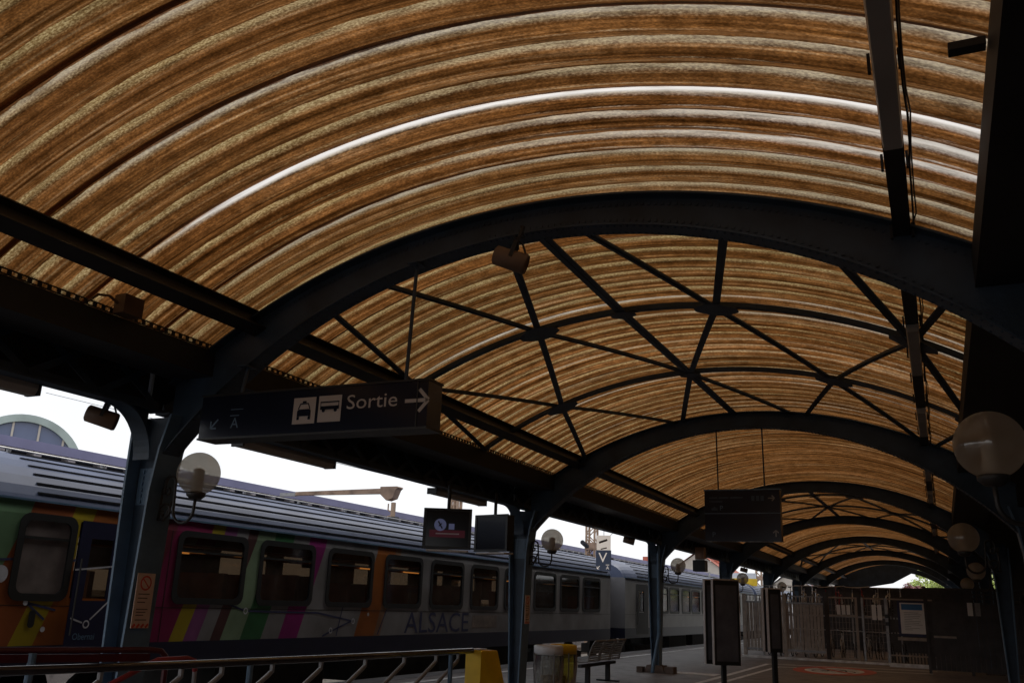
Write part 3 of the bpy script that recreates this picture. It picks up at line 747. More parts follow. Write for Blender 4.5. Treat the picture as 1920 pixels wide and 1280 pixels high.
# ------------------------------------------------------------------ signs
def exit_sign():
    X0, X1, Z0, Z1, yf, yb = -5.88, -3.545, 2.835, 3.205, 5.98, 6.2
    r = thing('exit_sign', 'long navy hanging sign reading Sortie with taxi and bus pictograms', 'sign', (-4.7, 6.05, 3.2))
    MB().box(X0, X1, yf, yb, Z0, Z1).build('case', 'sign_navy', r)
    m = MB(); m.box(X0-.008, X1+.008, yf-.01, yb+.01, Z1+.001, Z1+.018); m.box(X0-.008, X1+.008, yf-.01, yb+.01, Z0-.018, Z0-.001)
    m.box(X1-.10, X1-.09, yf-.008, yf-.001, Z0, Z1); m.build('frame', 'dark_case', r)
    fn = lambda x, z: (x, yf-.004, z)
    m = MB(); put_text(m, 'Sortie', -4.31, 3.012, .118, fn, .485); m.build('lettering', 'sign_white', r)
    m = MB(); arrow(m, fn, -3.645, 3.046, .215, 0, .03); m.build('arrow', 'sign_white', r)
    g = lambda x, z: (x, yf-.007, z)
    m = MB(); poly(m, fn, [(-4.855, 2.91), (-4.625, 2.91), (-4.625, 3.135), (-4.855, 3.135)]); tp = m.build('pictogram', 'sign_white', r); m = MB(); cx = -4.74
    poly(m, g, [(cx-.07, 2.975), (cx+.07, 2.975), (cx+.07, 3.02), (cx+.055, 3.035), (cx-.055, 3.035), (cx-.07, 3.02)])
    for q in (-1, 1):
        poly(m, g, [(cx+q*.07, 2.945), (cx+q*.045, 2.945), (cx+q*.045, 2.974), (cx+q*.07, 2.974)][::q]); seg(m, g, (cx+q*.06, 3.035), (cx+q*.04, 3.082), .01)
    seg(m, g, (cx-.042, 3.082), (cx+.042, 3.082), .01); poly(m, g, [(cx-.022, 3.088), (cx+.022, 3.088), (cx+.018, 3.105), (cx-.018, 3.105)]); m.build('taxi_symbol', 'sign_navy', tp)
    m = MB(); poly(m, fn, [(-4.595, 2.915), (-4.365, 2.915), (-4.365, 3.138), (-4.595, 3.138)]); bp = m.build('pictogram', 'sign_white', r); m = MB()
    poly(m, g, [(-4.575, 3.02), (-4.385, 3.02), (-4.385, 3.05), (-4.575, 3.05)]); seg(m, g, (-4.575, 3.083), (-4.385, 3.083), .011)
    for cx in (-4.54, -4.42): disc(m, g, cx, 3.014, 0, .017, 14)
    for cx in (-4.57, -4.39): seg(m, g, (cx, 3.05), (cx, 3.083), .006)
    m.build('bus_symbol', 'sign_navy', bp)
    m = MB(); put_text(m, 'A', -5.525, 2.91, .09, fn); seg(m, fn, (-5.54, 3.02), (-5.44, 3.02), .007); seg(m, fn, (-5.54, 3.075), (-5.40, 3.075), .006); m.build('lettering', 'iron_pale', r)
    m = MB(); arrow(m, fn, -5.71, 2.955, .11, R(225), .015); m.build('arrow', 'iron_pale', r)
    for x in (-3.83, -5.55):
        m = MB(); m.tube([(x, 6.09, Z1), (x, 6.14, low_z(x-AX)-.02)], .016, 8); m.box(x-.05, x+.05, 6.05, 6.2, low_z(x-AX)-.03, low_z(x-AX)-.019); m.build('hanging_rod', 'iron', r)
exit_sign()

def direction_sign():
    X0, X1, Z0, Z1, yf, yb = -3.37, -2.18, 2.60, 3.40, 14.68, 14.86
    r = thing('direction_sign', 'tall dark navy direction board with small arrows hung on two long rods', 'sign', (-2.78, 14.75, 3.4))
    MB().box(X0, X1, yf, yb, Z0, Z1).build('case', 'sign_navy', r)
    MB().box(X0-.01, X1+.01, yf-.01, yb+.01, Z1+.001, Z1+.02).box(X0, X1, yf-.008, yf-.001, 3.03, 3.042).build('frame', 'iron_pale', r)
    fn = lambda x, z: (x, yf-.004, z)
    m = MB(); arrow(m, fn, -2.31, 3.27, .1, 0, .018); m.build('arrow', 'seat_grey', r); m = MB(); arrow(m, fn, -2.26, 2.72, .1, PI/2, .018); m.build('arrow', 'seat_grey', r)
    m = MB(); put_text(m, 'P', -3.12, 3.085, .075, fn); put_text(m, 'P', -3.25, 2.665, .075, fn); m.build('lettering', 'iron_pale', r)
    m = MB(); poly(m, fn, [(-3.26, 3.085), (-3.16, 3.085), (-3.16, 3.12), (-3.26, 3.12)]); poly(m, fn, [(-3.235, 3.121), (-3.185, 3.121), (-3.2, 3.145), (-3.22, 3.145)])
    for x in (-2.62, -2.545, -2.475): poly(m, fn, [(x, 3.23), (x+.05, 3.23), (x+.05, 3.31), (x, 3.31)])
    m.build('pictogram', 'iron', r)
    m = MB()
    for (a, b, z) in ((-3.29, -3.16, 3.285), (-3.14, -2.98, 3.285), (-2.96, -2.75, 3.285), (-3.29, -3.08, 3.225)): seg(m, fn, (a, z), (b, z), .02)
    m.build('small_print', 'iron', r)
    for x in (-3.16, -2.42): MB().tube([(x, 14.77, Z1), (x, 14.72, low_z(x-AX))], .012, 8).build('hanging_rod', 'iron', r)
direction_sign()

def letter_sign():
    y = 19; r = thing('platform_letter_sign', 'navy hanging sign with a pale letter V below a white card with a dash', 'sign', (-6.6, y, 3.0))
    MB().box(-6.77, -6.44, y, y+.06, 2.27, 2.705).build('panel', 'lit_navy', r)
    MB().box(-6.755, -6.45, y+.002, y+.05, 2.708, 3.02).build('card', 'lit_card', r)
    fn = lambda x, z: (x, y-.004, z); m = MB()
    put_text(m, 'V', -6.71, 2.45, .2, fn, .2); m.build('lettering', 'lit_card', r)
    m = MB(); arrow(m, fn, -6.71, 2.34, .085, R(225), .014); m.build('arrow', 'lit_card', r)
    m = MB(); seg(m, fn, (-6.54, 2.395), (-6.465, 2.395), .012); put_text(m, 'A', -6.535, 2.30, .07, fn); m.build('lettering', 'lit_card', r)
    m = MB(); seg(m, fn, (-6.70, 2.865), (-6.51, 2.925), .045); seg(m, fn, (-6.66, 2.725), (-6.52, 2.755), .025); m.build('dash', 'concrete', r)
    m = MB(); m.tube([(-6.6, y+.03, 3.02), (-6.6, y+.03, 3.14)], .006, 6); m.tube([(-6.45, y+.03, 3.02), (-6.36, y+.1, 3.14)], .005, 6); m.build('hanging_wire', 'wire', r)
letter_sign()

def monitors():
    def one(loc, ang, label, lit):
        r = thing('departure_monitor', label, 'monitor', loc, 'departure monitors hung from the canopy'); x, y, z = loc
        MB().box(x-.33, x+.33, y+.02, y+.16, z-.27, z+.27).build('case', 'dark_case', r)
        m = MB(); m.box(x-.34, x+.34, y-.005, y+.018, z+.245, z+.28); m.box(x-.34, x+.34, y-.005, y+.018, z-.28, z-.245); m.box(x-.34, x-.30, y-.005, y+.018, z-.244, z+.244); m.box(x+.30, x+.34, y-.005, y+.018, z-.244, z+.244); m.build('bezel', 'dark_case', r)
        s = MB().box(x-.299, x+.299, y+.004, y+.017, z-.243, z+.243).build('screen', 'screen', r)
        if lit:
            fn = lambda a, b: (x+a, y+.001, z+b); m = MB(); poly(m, fn, [(-.25, -.12), (.25, -.12), (.25, -.02), (-.25, -.02)]); m.build('screen_band', 'screen_red', s)
            f2 = lambda a, b: (x+a, y-.002, z+b); m = MB(); disc(m, f2, -.1, .05, 0, .085, 24); poly(m, f2, [(.02, -.01), (.1, -.01), (.1, .07), (.02, .07)]); m.build('screen_symbol', 'screen_blue', s)
            m = MB(); f3 = lambda a, b: (x+a, y-.004, z+b); seg(m, f3, (-.13, .1), (-.07, 0), .02); seg(m, f3, (-.12, .03), (-.08, .07), .015); m.build('screen_hands', 'screen', s)
            m = MB(); seg(m, f2, (-.16, -.07), (.17, -.07), .018); m.build('screen_text', 'line_pale', s)
        MB().tube([(x, y+.09, z+.27), (x, y+.09, z+.62)], .025, 8).build('hanging_pole', 'dark_steel', r)
        MB().box(x-.28, x+.3, y-.02, y+.2, z-.312, z-.29).build('shelf', 'alu', r)
        r.rotation_euler = (R(0), 0, ang); return r
    one((-6.22, 11.25, 2.50), R(24), 'departure monitor showing a blue clock face and a red band', True)
    one((-6.2, 12.6, 2.55), R(-16), 'second departure monitor, dark, half hidden behind the lit one', False)
    r = thing('hanging_display', 'dark box display with a brown top hanging past the third column', 'display', (-6.15, 26, 3.2))
    MB().box(-6.35, -6.0, 26, 26.35, 2.58, 2.89).build('case', 'dark_case', r); MB().box(-6.29, -6.03, 26.04, 26.3, 2.93, 3.25).build('hanging_box', 'rust', r); MB().box(-6.3, -6.05, 26.1, 26.2, 2.891, 2.929).build('top_plate', 'paper', r)
    r = thing('yellow_sign', 'yellow sign board with a grey upper half standing above the roof of the train', 'sign', (-11.5, 62, 3.1))
    MB().box(-12.75, -10.9, 62, 62.08, 3.16, 3.62).build('yellow_board', 'yellow', r); MB().box(-12.7, -10.95, 62.01, 62.07, 3.624, 3.97).build('grey_board', 'grey_lid', r)
    MB().box(-14.1, -14, 62.1, 62.2, -.6, 4.0).box(-13.99, -10.95, 62.1, 62.16, 3.55, 3.63).build('mast', 'galv', r)
monitors()

def notices():
    for i, (y, lab) in enumerate(((6.185, 'pink and white no smoking notice with red striped foot on the nearest column'), (14.69, 'narrow faded notice on the second column'))):
        x = COLX+.16; r = thing('column_notice', lab, 'notice', (x, y, 1.2), 'notices on the columns')
        MB().box(x-.005, x+.004, y-.1, y+.1, 1.20, 1.67).build('sheet', 'paper_pink', r)
        fn = lambda a, b: (x+.006, y+a, b)
        m = MB(); disc(m, fn, 0, 1.585, .05, .065, 20); seg(m, fn, (-.035, 1.62), (.035, 1.55), .012)
        for k in range(4): seg(m, fn, (-.09+.05*k, 1.205), (-.06+.05*k, 1.235), .022)
        m.build('red_marks', 'red_paint', r)
        m = MB()
        for k, z in enumerate((1.49, 1.455, 1.42, 1.36, 1.335, 1.31, 1.27)): seg(m, fn, (-.07, z), (.06-.02*(k % 3), z), .009)
        m.build('small_print', 'concrete', r)
notices()

# ------------------------------------------------------------------ train
XR, XL, XC = -10.70, -13.50, -12.10
def rrect(y0, y1, z0, z1, r, n=5):
    pts = []
    for cy, cz, a0 in ((y1-r, z1-r, 0), (y0+r, z1-r, 90), (y0+r, z0+r, 180), (y1-r, z0+r, 270)):
        for i in range(n+1): a = R(a0+90*i/n); pts.append((cy+r*math.cos(a), cz+r*math.sin(a)))
    return pts
ROOF = [(1.40, 2.60), (1.385, 2.66), (1.34, 2.78), (1.26, 2.91), (1.14, 3.03), (.98, 3.135), (.78, 3.22), (.52, 3.285), (.26, 3.315), (0, 3.325)]
def coach(y0, y1, wins, doors, label, side_mat, end_taper=0, frost=(), origin=None, plain_roof=0):
    root = thing('railway_coach', label, 'train coach', origin or (XC, (y0+y1)/2, 0), 'coaches of the train')
    zs0, zs1, zw0, zw1 = .78, 2.42, 1.38, 2.39
    m = MB(); ml = MB()
    for x, mm in ((XR, m), (XL, m), (XR-.06, ml), (XL+.06, ml)):
        cuts = sorted([(a, b) for a, b in wins] + [(a, b) for a, b, *_ in doors])
        mm.quad((x, y0, zs0), (x, y1, zs0), (x, y1, zw0), (x, y0, zw0)); mm.quad((x, y0, zw1), (x, y1, zw1), (x, y1, zs1), (x, y0, zs1)); p = y0
        for a, b in cuts: mm.quad((x, p, zw0), (x, a, zw0), (x, a, zw1), (x, p, zw1)); p = b
        mm.quad((x, p, zw0), (x, y1, zw0), (x, y1, zw1), (x, p, zw1))
    for s in (1, -1): m.quad((XC+s*1.40, y0, zs1), (XC+s*1.40, y1, zs1), (XC+s*1.37, y1, 2.60), (XC+s*1.37, y0, 2.60))
    for y in (y0, y1): m.quad((XR, y, zs0), (XL, y, zs0), (XL, y, 2.6), (XR, y, 2.6))
    body = m.build('body', side_mat, root)
    ml.quad((XR-.06, y0+.1, zs0), (XL+.06, y0+.1, zs0), (XL+.06, y0+.1, 2.6), (XR-.06, y0+.1, 2.6)); ml.quad((XR-.06, y1-.1, zs0), (XL+.06, y1-.1, zs0), (XL+.06, y1-.1, 2.6), (XR-.06, y1-.1, 2.6))
    ml.quad((XR-.06, y0, .8), (XL+.06, y0, .8), (XL+.06, y1, .8), (XR-.06, y1, .8)); ml.quad((XR-.06, y0, 2.58), (XL+.06, y0, 2.58), (XL+.06, y1, 2.58), (XR-.06, y1, 2.58))
    ml.build('interior', 'coach_inner', root)
    m = MB(); pts = [(XC+o, z) for o, z in ROOF] + [(XC-o, z) for o, z in ROOF[-2::-1]]
    ya, yb = y0, y1; rows = [(ya, 1), (yb, 1)]
    if end_taper > 0: rows = [(ya, .80), (ya+.25, .90), (ya+.7, .97), (ya+1.4, 1), (yb, 1)]
    sect = [[(XC+(x-XC)*(k*.3+.7), y, 2.6+(z-2.6)*k) for x, z in pts] for y, k in rows]
    for a, b in zip(sect, sect[1:]): m.strip(a, b)
    for sct in (sect[0], sect[-1]): m.add(sct, [tuple(range(len(sct)))])
    roof = m.build('roof', 'roof_coach', root, False)
    m = MB()                                                       # longitudinal roof ribs
    yr = y0+(plain_roof or .4) + (1.2 if end_taper else 0)
    for o, z in ((1.372, 2.70), (1.315, 2.825), (1.225, 2.95), (1.09, 3.065), (.90, 3.17), (.66, 3.255)):
        for s in (1, -1): m.box(XC+s*o-.02, XC+s*o+.02, yr, y1-.3, z-.012, z+.014)
    m.build('roof_rib', 'coach_dark', roof)
    m = MB()
    for s in (1,): 
        m.tube([(XC+s*.6, yr-.6, 3.325), (XC+s*.6, y1-.5, 3.325)], .014, 6)
        y = yr
        while y < y1-1: m.box(XC+s*.6-.02, XC+s*.6+.02, y, y+.05, 3.26, 3.325); y += 1.6
    m.build('roof_rail', 'galv', roof)
    m = MB()
    for s in (1, -1): m.box(XC+s*1.385-.02, XC+s*1.385+.03, y0, y1, 2.585, 2.612)
    m.build('rain_gutter', 'iron_pale', roof)
    m = MB(); m.quad((XR+.002, y0, .42), (XR+.002, y1, .42), (XR+.002, y1, .779), (XR+.002, y0, .779)); m.quad((XL-.002, y0, .42), (XL-.002, y1, .42), (XL-.002, y1, .779), (XL-.002, y0, .779))
    m.quad((XR, y0, .5), (XL, y0, .5), (XL, y1, .5), (XR, y1, .5)); m.quad((XR, y0, .42), (XL, y0, .42), (XL, y0, .78), (XR, y0, .78)); m.quad((XR, y1, .42), (XL, y1, .42), (XL, y1, .78), (XR, y1, .78)); m.build('sill_band', 'coach_navy', root)
    for yb_ in (y0+3.6, y1-3.6):
        m = MB(); m.box(XC-1.1, XC+1.1, yb_-1.5, yb_+1.5, -.25, .1)
        for yw in (-1.28, 1.28):
            for s in (-.72, .72):
                w = MB().lathe([(.06, -.06), (.44, -.06), (.46, .06), (.06, .06)], (0, 0, 0), 24); m.add([(XC+s+v[2], yb_+yw+v[0], -.06+v[1]) for v in w.v], w.f)
        m.build('bogie', 'coach_under', root)
    m = MB(); m.box(XC-1.15, XC+1.15, y0+7, y0+10, -.2, .45); m.box(XC-1.2, XC+1.2, y0+11, y0+14.5, -.1, .45); m.box(XC-1.15, XC+1.15, y0+16, y0+18.5, -.2, .45); m.build('underfloor_box', 'coach_under', root)
    m = MB(); yy = y0+1.3
    while yy < y1-.5:
        if not any(a-.1 < yy < b+.1 for a, b in list(wins)+[(d[0], d[1]) for d in doors]): m.box(XR+.0005, XR+.003, yy, yy+.012, .78, 2.42)
        yy += 1.03
    m.box(XR+.0005, XR+.003, y0, y1, 1.27, 1.279); m.build('panel_seam', 'rubber', root)
    for i, (a, b) in enumerate(wins):
        z0, z1 = zw0, zw1; fr = i in frost
        m = MB(); po, pi_ = rrect(a-.05, b+.05, z0-.05, z1+.05, .15), rrect(a+.045, b-.045, z0+.045, z1-.045, .11); n = len(po)
        xo, xi = XR+.014, XR+.004
        vs = [(xo, *p) for p in po]+[(xo, *p) for p in pi_]+[(XR+.001, *p) for p in po]+[(XR-.03, *p) for p in pi_]
        fs = []
        for k in range(n):
            j = (k+1) % n; fs += [(k, j, n+j, n+k), (2*n+k, 2*n+j, j, k), (n+k, n+j, 3*n+j, 3*n+k)]
        m.add(vs, fs); m.box(XR-.01, XR+.008, a+.05, b-.05, z0+.73, z0+.765); w = m.build('window', 'rubber', root)
        MB().quad((XR-.015, a+.01, z0+.01), (XR-.015, b-.01, z0+.01), (XR-.015, b-.01, z1-.01), (XR-.015, a+.01, z1-.01)).build('pane', 'pane_frost' if fr else 'pane', w)
    for a, b, *wn in doors:
        dz = .80
        m = MB(); wa, wb, wz0, wz1 = a+.22*(b-a), a+.62*(b-a), 1.35, 2.18
        x = XR+.006
        for q in ((a+.03, b-.03, dz-.25, wz0), (a+.03, b-.03, wz1, 2.41), (a+.03, wa, wz0, wz1), (wb, b-.03, wz0, wz1)): m.box(XR-.03, x, q[0], q[1], q[2], q[3])
        d = m.build('door', 'door_navy' if side_mat == 'livery' else 'coach_dark', root)
        MB().quad((XR-.02, wa, wz0), (XR-.02, wb, wz0), (XR-.02, wb, wz1), (XR-.02, wa, wz1)).build('pane', 'pane', d)
        MB().tube([(x+.03, a+.08, .9), (x+.03, a+.08, 1.9)], .014, 6).build('handrail', 'wrought', d)
    m = MB()
    for a, b in wins: m.quad((XL+.02, a, zw0), (XL+.02, b, zw0), (XL+.02, b, zw1), (XL+.02, a, zw1))
    m.build('far_window_panes', 'far_pane', root)
    rl = random.Random(int(y0*10)); m = MB(); mb = MB()
    for a, b in wins:
        if rl.random() < .7: c = rl.uniform(a, a+.5); m.box(XR-.80, XR-.77, c, c+rl.uniform(.5, 1.0), 2.15, 2.18)
        if rl.random() < .5: c = rl.uniform(a, a+.6); m.box(XL+.5, XL+.53, c, c+rl.uniform(.4, .9), 2.2, 2.23)
        h = rl.choice((.0, .25, .55, .8, 1.0))
        if h: c = rl.choice((a, a+.7)); mb.box(XL+.03, XL+.04, c, min(b, c+rl.uniform(.7, 1.5)), zw1-h, zw1)
    m.build('rack_lamp', 'coach_lamp', root); mb.build('blind', 'blind', root)
    inner = [w for i, w in enumerate(wins) if i not in frost]
    for i, (a, b) in enumerate(inner):
        for k, yy in enumerate((a-.1, b-.35)):
            m = MB()
            for x0, x1 in ((XL+.1, XL+1.05), (XR-1.05, XR-.1)):
                if (i+k+int(x0 < XC)) % 3 == 0: continue
                m.box(x0, x1, yy, yy+.1, 1.2, 1.78+.05*((i*7+k) % 3)); m.box(x0, x1, yy-.4, yy, 1.2, 1.3)
            if m.v: m.build('seats', 'seat_orange', root)
    m = MB()
    for x in (XR-.45, XL+.12): m.box(x, x+.33, y0+2.5, y1-2.5, 2.21, 2.235)
    m.build('luggage_rack', 'orange', root)
    return root
W1 = [(8.05, 8.84), (10.81, 12.32), (12.75, 14.22), (14.74, 16.24), (16.77, 18.26), (18.75, 20.29), (20.78, 22.30), (22.77, 24.28), (24.78, 26.39), (26.83, 28.43), (28.83, 30.47)]
c1 = coach(5.2, 31.6, W1, [(8.93, 9.92)], 'nearest train coach painted in bright diagonal stripes, lettered ALSACE', 'livery', frost=(0,), origin=(XC, 18.4, 0), plain_roof=3.0)
W2 = [(38.0, 39.3), (39.6, 41.15), (41.7, 43.2), (43.5, 45.1), (45.55, 47.15), (47.6, 49.1), (49.6, 51.1), (51.6, 53.1), (53.6, 55.1)]
coach(33.3, 59.7, W2, [(34.7, 36.3)], 'second grey train coach, its near end rounded, behind the drainpipe column', 'coach_grey', end_taper=1)
coach(60.6, 87, [(63+2*i, 64.5+2*i) for i in range(10)], [(61.3, 62.4)], 'furthest grey coach of the train beyond the slatted fence', 'coach_grey')
m = MB()
for i in range(6): m.box(XC-.7, XC+.7, 31.65+i*.27, 31.85+i*.27, .5, 2.7)
tag(m.build('gangway_bellows', 'rubber'), 'black rubber bellows joining the two nearest train coaches', 'bellows')

def coach_graphics(root):
    fn = lambda y, z: (XR+.004, y, z); f2 = lambda y, z: (XR+.009, y, z)
    m = MB(); put_text(m, 'ALSACE', 17.66, .82, .44, fn, 3.03); m.build('lettering', 'text_navy', root)
    m = MB(); put_text(m, 'Obernai', 9.08, .84, .085, f2, .36); m.build('lettering', 'iron_pale', root)
    m = MB()
    for a, b in (((9.0, 1.12), (9.2, 1.06)), ((9.32, 1.1), (9.9, 1.62)), ((8.95, 1.75), (9.9, 1.86))): seg(m, f2, a, b, .022)
    disc(m, f2, 9.27, 1.04, .035, .055, 18); m.build('network_line', 'line_pale', root)
    for a, b in (((12.1, 1.33), (12.44, 1.25)), ((12.55, 1.24), (13.1, 1.23)), ((13.1, 1.23), (14.5, 1.22)), ((14.5, 1.22), (15.6, 1.08)), ((15.65, 1.08), (14.95, .88)), ((14.95, .88), (14.7, .8)), ((15.3, 1.36), (15.15, .8)),
                 ((16.9, 1.3), (16.6, .8)), ((8.3, 1.31), (8.75, 1.22)), ((8.3, 1.31), (8.6, 1.1)), ((7.5, 1.8), (8.0, 1.84)), ((8.86, 1.86), (8.95, 1.88))): m = MB(); seg(m, fn, a, b, .03); m.build('network_line', 'text_navy', root)
    for y, z in ((12.48, 1.24), (15.68, 1.07), (14.95, .9), (8.28, 1.31), (8.6, .98), (7.85, 1.65), (16.2, 1.2), (10.4, 1.18)):
        solid = y in (8.28, 8.6, 7.85, 10.4, 16.2)
        m = MB(); disc(m, f2, y, z, 0 if solid else .035, .11 if y == 7.85 else .035 if solid else .055, 16); m.build('network_node', 'line_pale', root)
    m = MB(); poly(m, f2, rrect(8.36, 8.46, 1.0, 1.22, .045)); m.build('door_button_plate', 'rubber', root)
    m = MB(); poly(m, fn, [(20.9, .9), (22.3, .9), (22.3, 1.2), (20.9, 1.2)]); m.build('faded_panel', 'concrete', root)
coach_graphics(c1)

# ------------------------------------------------------------------ platform furniture
def trolley_rail():
    r = thing('guard_rail', 'dark foreground rail with bent tubes and a thick flat top', 'railing', (-5.2, 7, 0))
    A, B = Vector((-5.95, 1.5, 1.0)), Vector((-5.0, 9.8, 1.0)); d = (B-A)
    def P(t): return A+d*t
    m = MB(); mid = [Vector((-5.95, 1.5, .985)), Vector((-5.62, 4.3, .985)), Vector((-5.37, 5.5, .985)), Vector((-5.18, 7.2, .985)), Vector((-5.0, 9.8, .985))]
    m.tube(mid, .031, 12); m.build('top_rail', 'rail_paint', r, True); 
    def at(y):
        for a, b in zip(mid, mid[1:]):
            if a.y <= y <= b.y: return a+(b-a)*((y-a.y)/(b.y-a.y))
    for y in (2.6, 3.4, 4.2, 4.95, 5.6, 6.0, 6.55, 7.15, 7.8, 8.45, 9.05, 9.5):
        p = at(y); m = MB(); x = p.x
        m.tube([(x, y, .955), (x, y, .90), (x-.01, y-.03, .87), (x-.10, y-.32, .64), (x-.14, y-.45, .5), (x-.14, y-.47, .0)], .021, 8); m.build('bent_tube', 'galv', r)
    for y in (3.0, 6.3, 9.35):
        p = at(y); m = MB(); m.tube([(p.x, y, .96), (p.x, y, 0)], .026, 8); m.build('post', 'iron_pale', r)
    r = thing('end_bollard', 'bright yellow end guard of the foreground rail', 'guard', (-5.0, 9.95, 0))
    m = MB(); m.prism([(-.09, .99), (.09, .99), (.1, .97), (.1, 0), (-.1, 0), (-.1, .97)], lambda a, b: (-4.99+a, 9.82, b), lambda a, b: (-4.93+a+.16*(1-b), 10.12+.25*(1-b), b)); m.build('guard_shell', 'yellow', r)
    MB().box(-5.05, -4.93, 9.86, 10.05, .996, 1.006).build('cap', 'grey_lid', r)
    r = thing('red_barrier', 'dark red tubular barrier with rounded corner behind the foreground rail', 'barrier', (-6.4, 4.5, 0))
    m = MB(); pts = [(-7.5, 2.6, 1.055), (-6.5, 4.9, 1.05), (-6.03, 5.92, 1.05), (-5.99, 6.0, 1.04), (-5.975, 6.04, 1.0), (-5.97, 6.05, .94), (-5.97, 6.05, 0)]
    m.tube(pts, .024, 10); m.build('rail', 'red_dark', r)
    m = MB()
    for a, b in zip(pts[:2], pts[1:3]): m.bar(Vector(a)-Vector((0, 0, .06)), Vector(b)-Vector((0, 0, .06)), .02, .06)
    m.build('lower_plate', 'red_dark', r)
    m = MB(); m.tube([(-7.2, 3.3, 1.03), (-7.2, 3.3, 0)], .03, 8); m.tube([(-6.4, 5.1, 1.03), (-6.4, 5.1, 0)], .03, 8); m.build('post', 'iron_pale', r)
    r = thing('luggage_trolley', 'luggage trolley with a bright red slanting handle behind the foreground rail', 'luggage trolley', (-5.75, 5.9, 0))
    m = MB(); m.tube([(-6.0, 5.3, .72), (-5.8, 5.7, .96), (-5.77, 5.76, .99), (-5.68, 5.98, 1.0), (-5.66, 6.05, .98), (-5.67, 6.08, .9)], .022, 10); m.build('handle', 'red_handle', r)
    m = MB(); m.tube([(-6.0, 5.3, .72), (-6.1, 5.25, .15)], .018, 8); m.tube([(-5.67, 6.08, .9), (-5.75, 6.2, .15)], .018, 8); m.box(-6.25, -5.6, 5.2, 6.3, .14, .17); m.box(-6.1, -5.7, 5.3, 6.1, .5, .52); m.build('frame', 'galv', r)
    for x, y in ((-6.2, 5.25), (-5.65, 5.25), (-5.95, 6.25)):
        w = MB().lathe([(.02, -.02), (.07, -.02), (.07, .02), (.02, .02)], (0, 0, 0), 14); m = MB(); m.add([(x+v[2], y+v[0], .07+v[1]) for v in w.v], w.f); m.build('wheel', 'rubber', r)
trolley_rail()

def bins():
    for (x, y, rad, lid, bag, lab) in ((-5.05, 12.25, .205, 'grey_lid', 'bag', 'grey lidded litter bin with a clear bag beside the second column'), (-5.03, 12.75, .20, 'yellow', 'bag_yellow', 'yellow lidded recycling bin with a clear bag, touching the grey one')):
        r = thing('litter_bin', lab, 'litter bin', (x, y, 0), 'litter bins with hanging bags')
        MB().lathe([(rad-.02, .86), (rad, .86), (rad, .975), (rad-.02, .985), (rad-.035, .975), (rad-.035, .87)], (x, y, 0), 28).build('lid_ring', lid, r, True)
        m = MB(); m.lathe([(0, .945), (.09, .952), (rad-.04, .955)], (x, y, 0), 24); m.build('lid', lid, r)
        m = MB(); n = 28; prof = [(rad*.97, .85), (rad*1.0, .7), (rad*.93, .5), (rad*.82, .3), (rad*.6, .2), (.02, .17)]; m.lathe(prof, (x, y, 0), n)
        rnd = random.Random(int(x*100)); m.v = [(x+(v[0]-x)*(1+.07*math.sin(9*math.atan2(v[1]-y, v[0]-x)+v[2]*5)), y+(v[1]-y)*(1+.07*math.sin(9*math.atan2(v[1]-y, v[0]-x)+v[2]*5)), v[2]) for v in m.v]
        m.build('bag', bag, r, True)
        m = MB()
        for k in range(12):
            a = rnd.uniform(0, 6.28); q = rnd.uniform(0, rad*.5); s = rnd.uniform(.03, .06); cx, cy, cz = x+q*math.cos(a), y+q*math.sin(a), rnd.uniform(.24, .55)
            m.box(cx-s, cx+s, cy-s*.7, cy+s*.7, cz-s, cz+s)
        m.build('rubbish', 'rubbish', r)
        m = MB()
        for k in range(4):
            a = R(45+90*k); m.tube([(x+rad*1.05*math.cos(a), y+rad*1.05*math.sin(a), .88), (x+rad*.95*math.cos(a), y+rad*.95*math.sin(a), .1)], .009, 6)
        m.lathe([(rad*.9, .1), (rad*.95, .1), (rad*.95, .12)], (x, y, 0), 20); m.tube([(x, y, .1), (x, y, 0)], .05, 10); m.build('frame', 'galv', r)
bins()

def bench():
    r = thing('platform_bench', 'grey slatted three seat metal bench facing the train', 'bench', (-6.6, 18.8, 0)); x = -6.5
    for k in range(3):
        y0, y1 = 17.85+.68*k, 17.85+.68*k+.60
        m = MB(); n = 9                                              # back: frame and horizontal slats
        def bp(t): return (x+.12*t*t+.03*t, .46+.40*t)
        for y in (y0, y1): m.tube([(bp(t/6)[0], y, bp(t/6)[1]) for t in range(7)], .018, 6)
        for t in range(n): q = bp((t+.5)/n); m.bar((q[0], y0, q[1]), (q[0], y1, q[1]), .012, .026)
        m.tube([(bp(1)[0], y0, bp(1)[1]), (bp(1)[0], y1, bp(1)[1])], .018, 6)
        b = m.build('backrest', 'seat_grey', r)
        m = MB()
        def sp_(t): return (x-.45*t, .46-.05*t+.05*t*t)
        for y in (y0, y1): m.tube([(sp_(t/5)[0], y, sp_(t/5)[1]) for t in range(6)], .018, 6)
        for t in range(9): q = sp_((t+.5)/9); m.bar((q[0], y0, q[1]), (q[0], y1, q[1]), .026, .012)
        m.build('seat', 'seat_grey', r)
    m = MB(); m.box(x-.2, x-.12, 17.8, 19.95, .34, .4); m.build('beam', 'dark_steel', r)
    for y in (18.25, 19.5):
        m = MB(); m.box(x-.2, x-.11, y-.04, y+.04, .0, .34); m.box(x-.4, x+.1, y-.04, y+.04, .001, .03); m.build('leg', 'dark_steel', r)
bench()

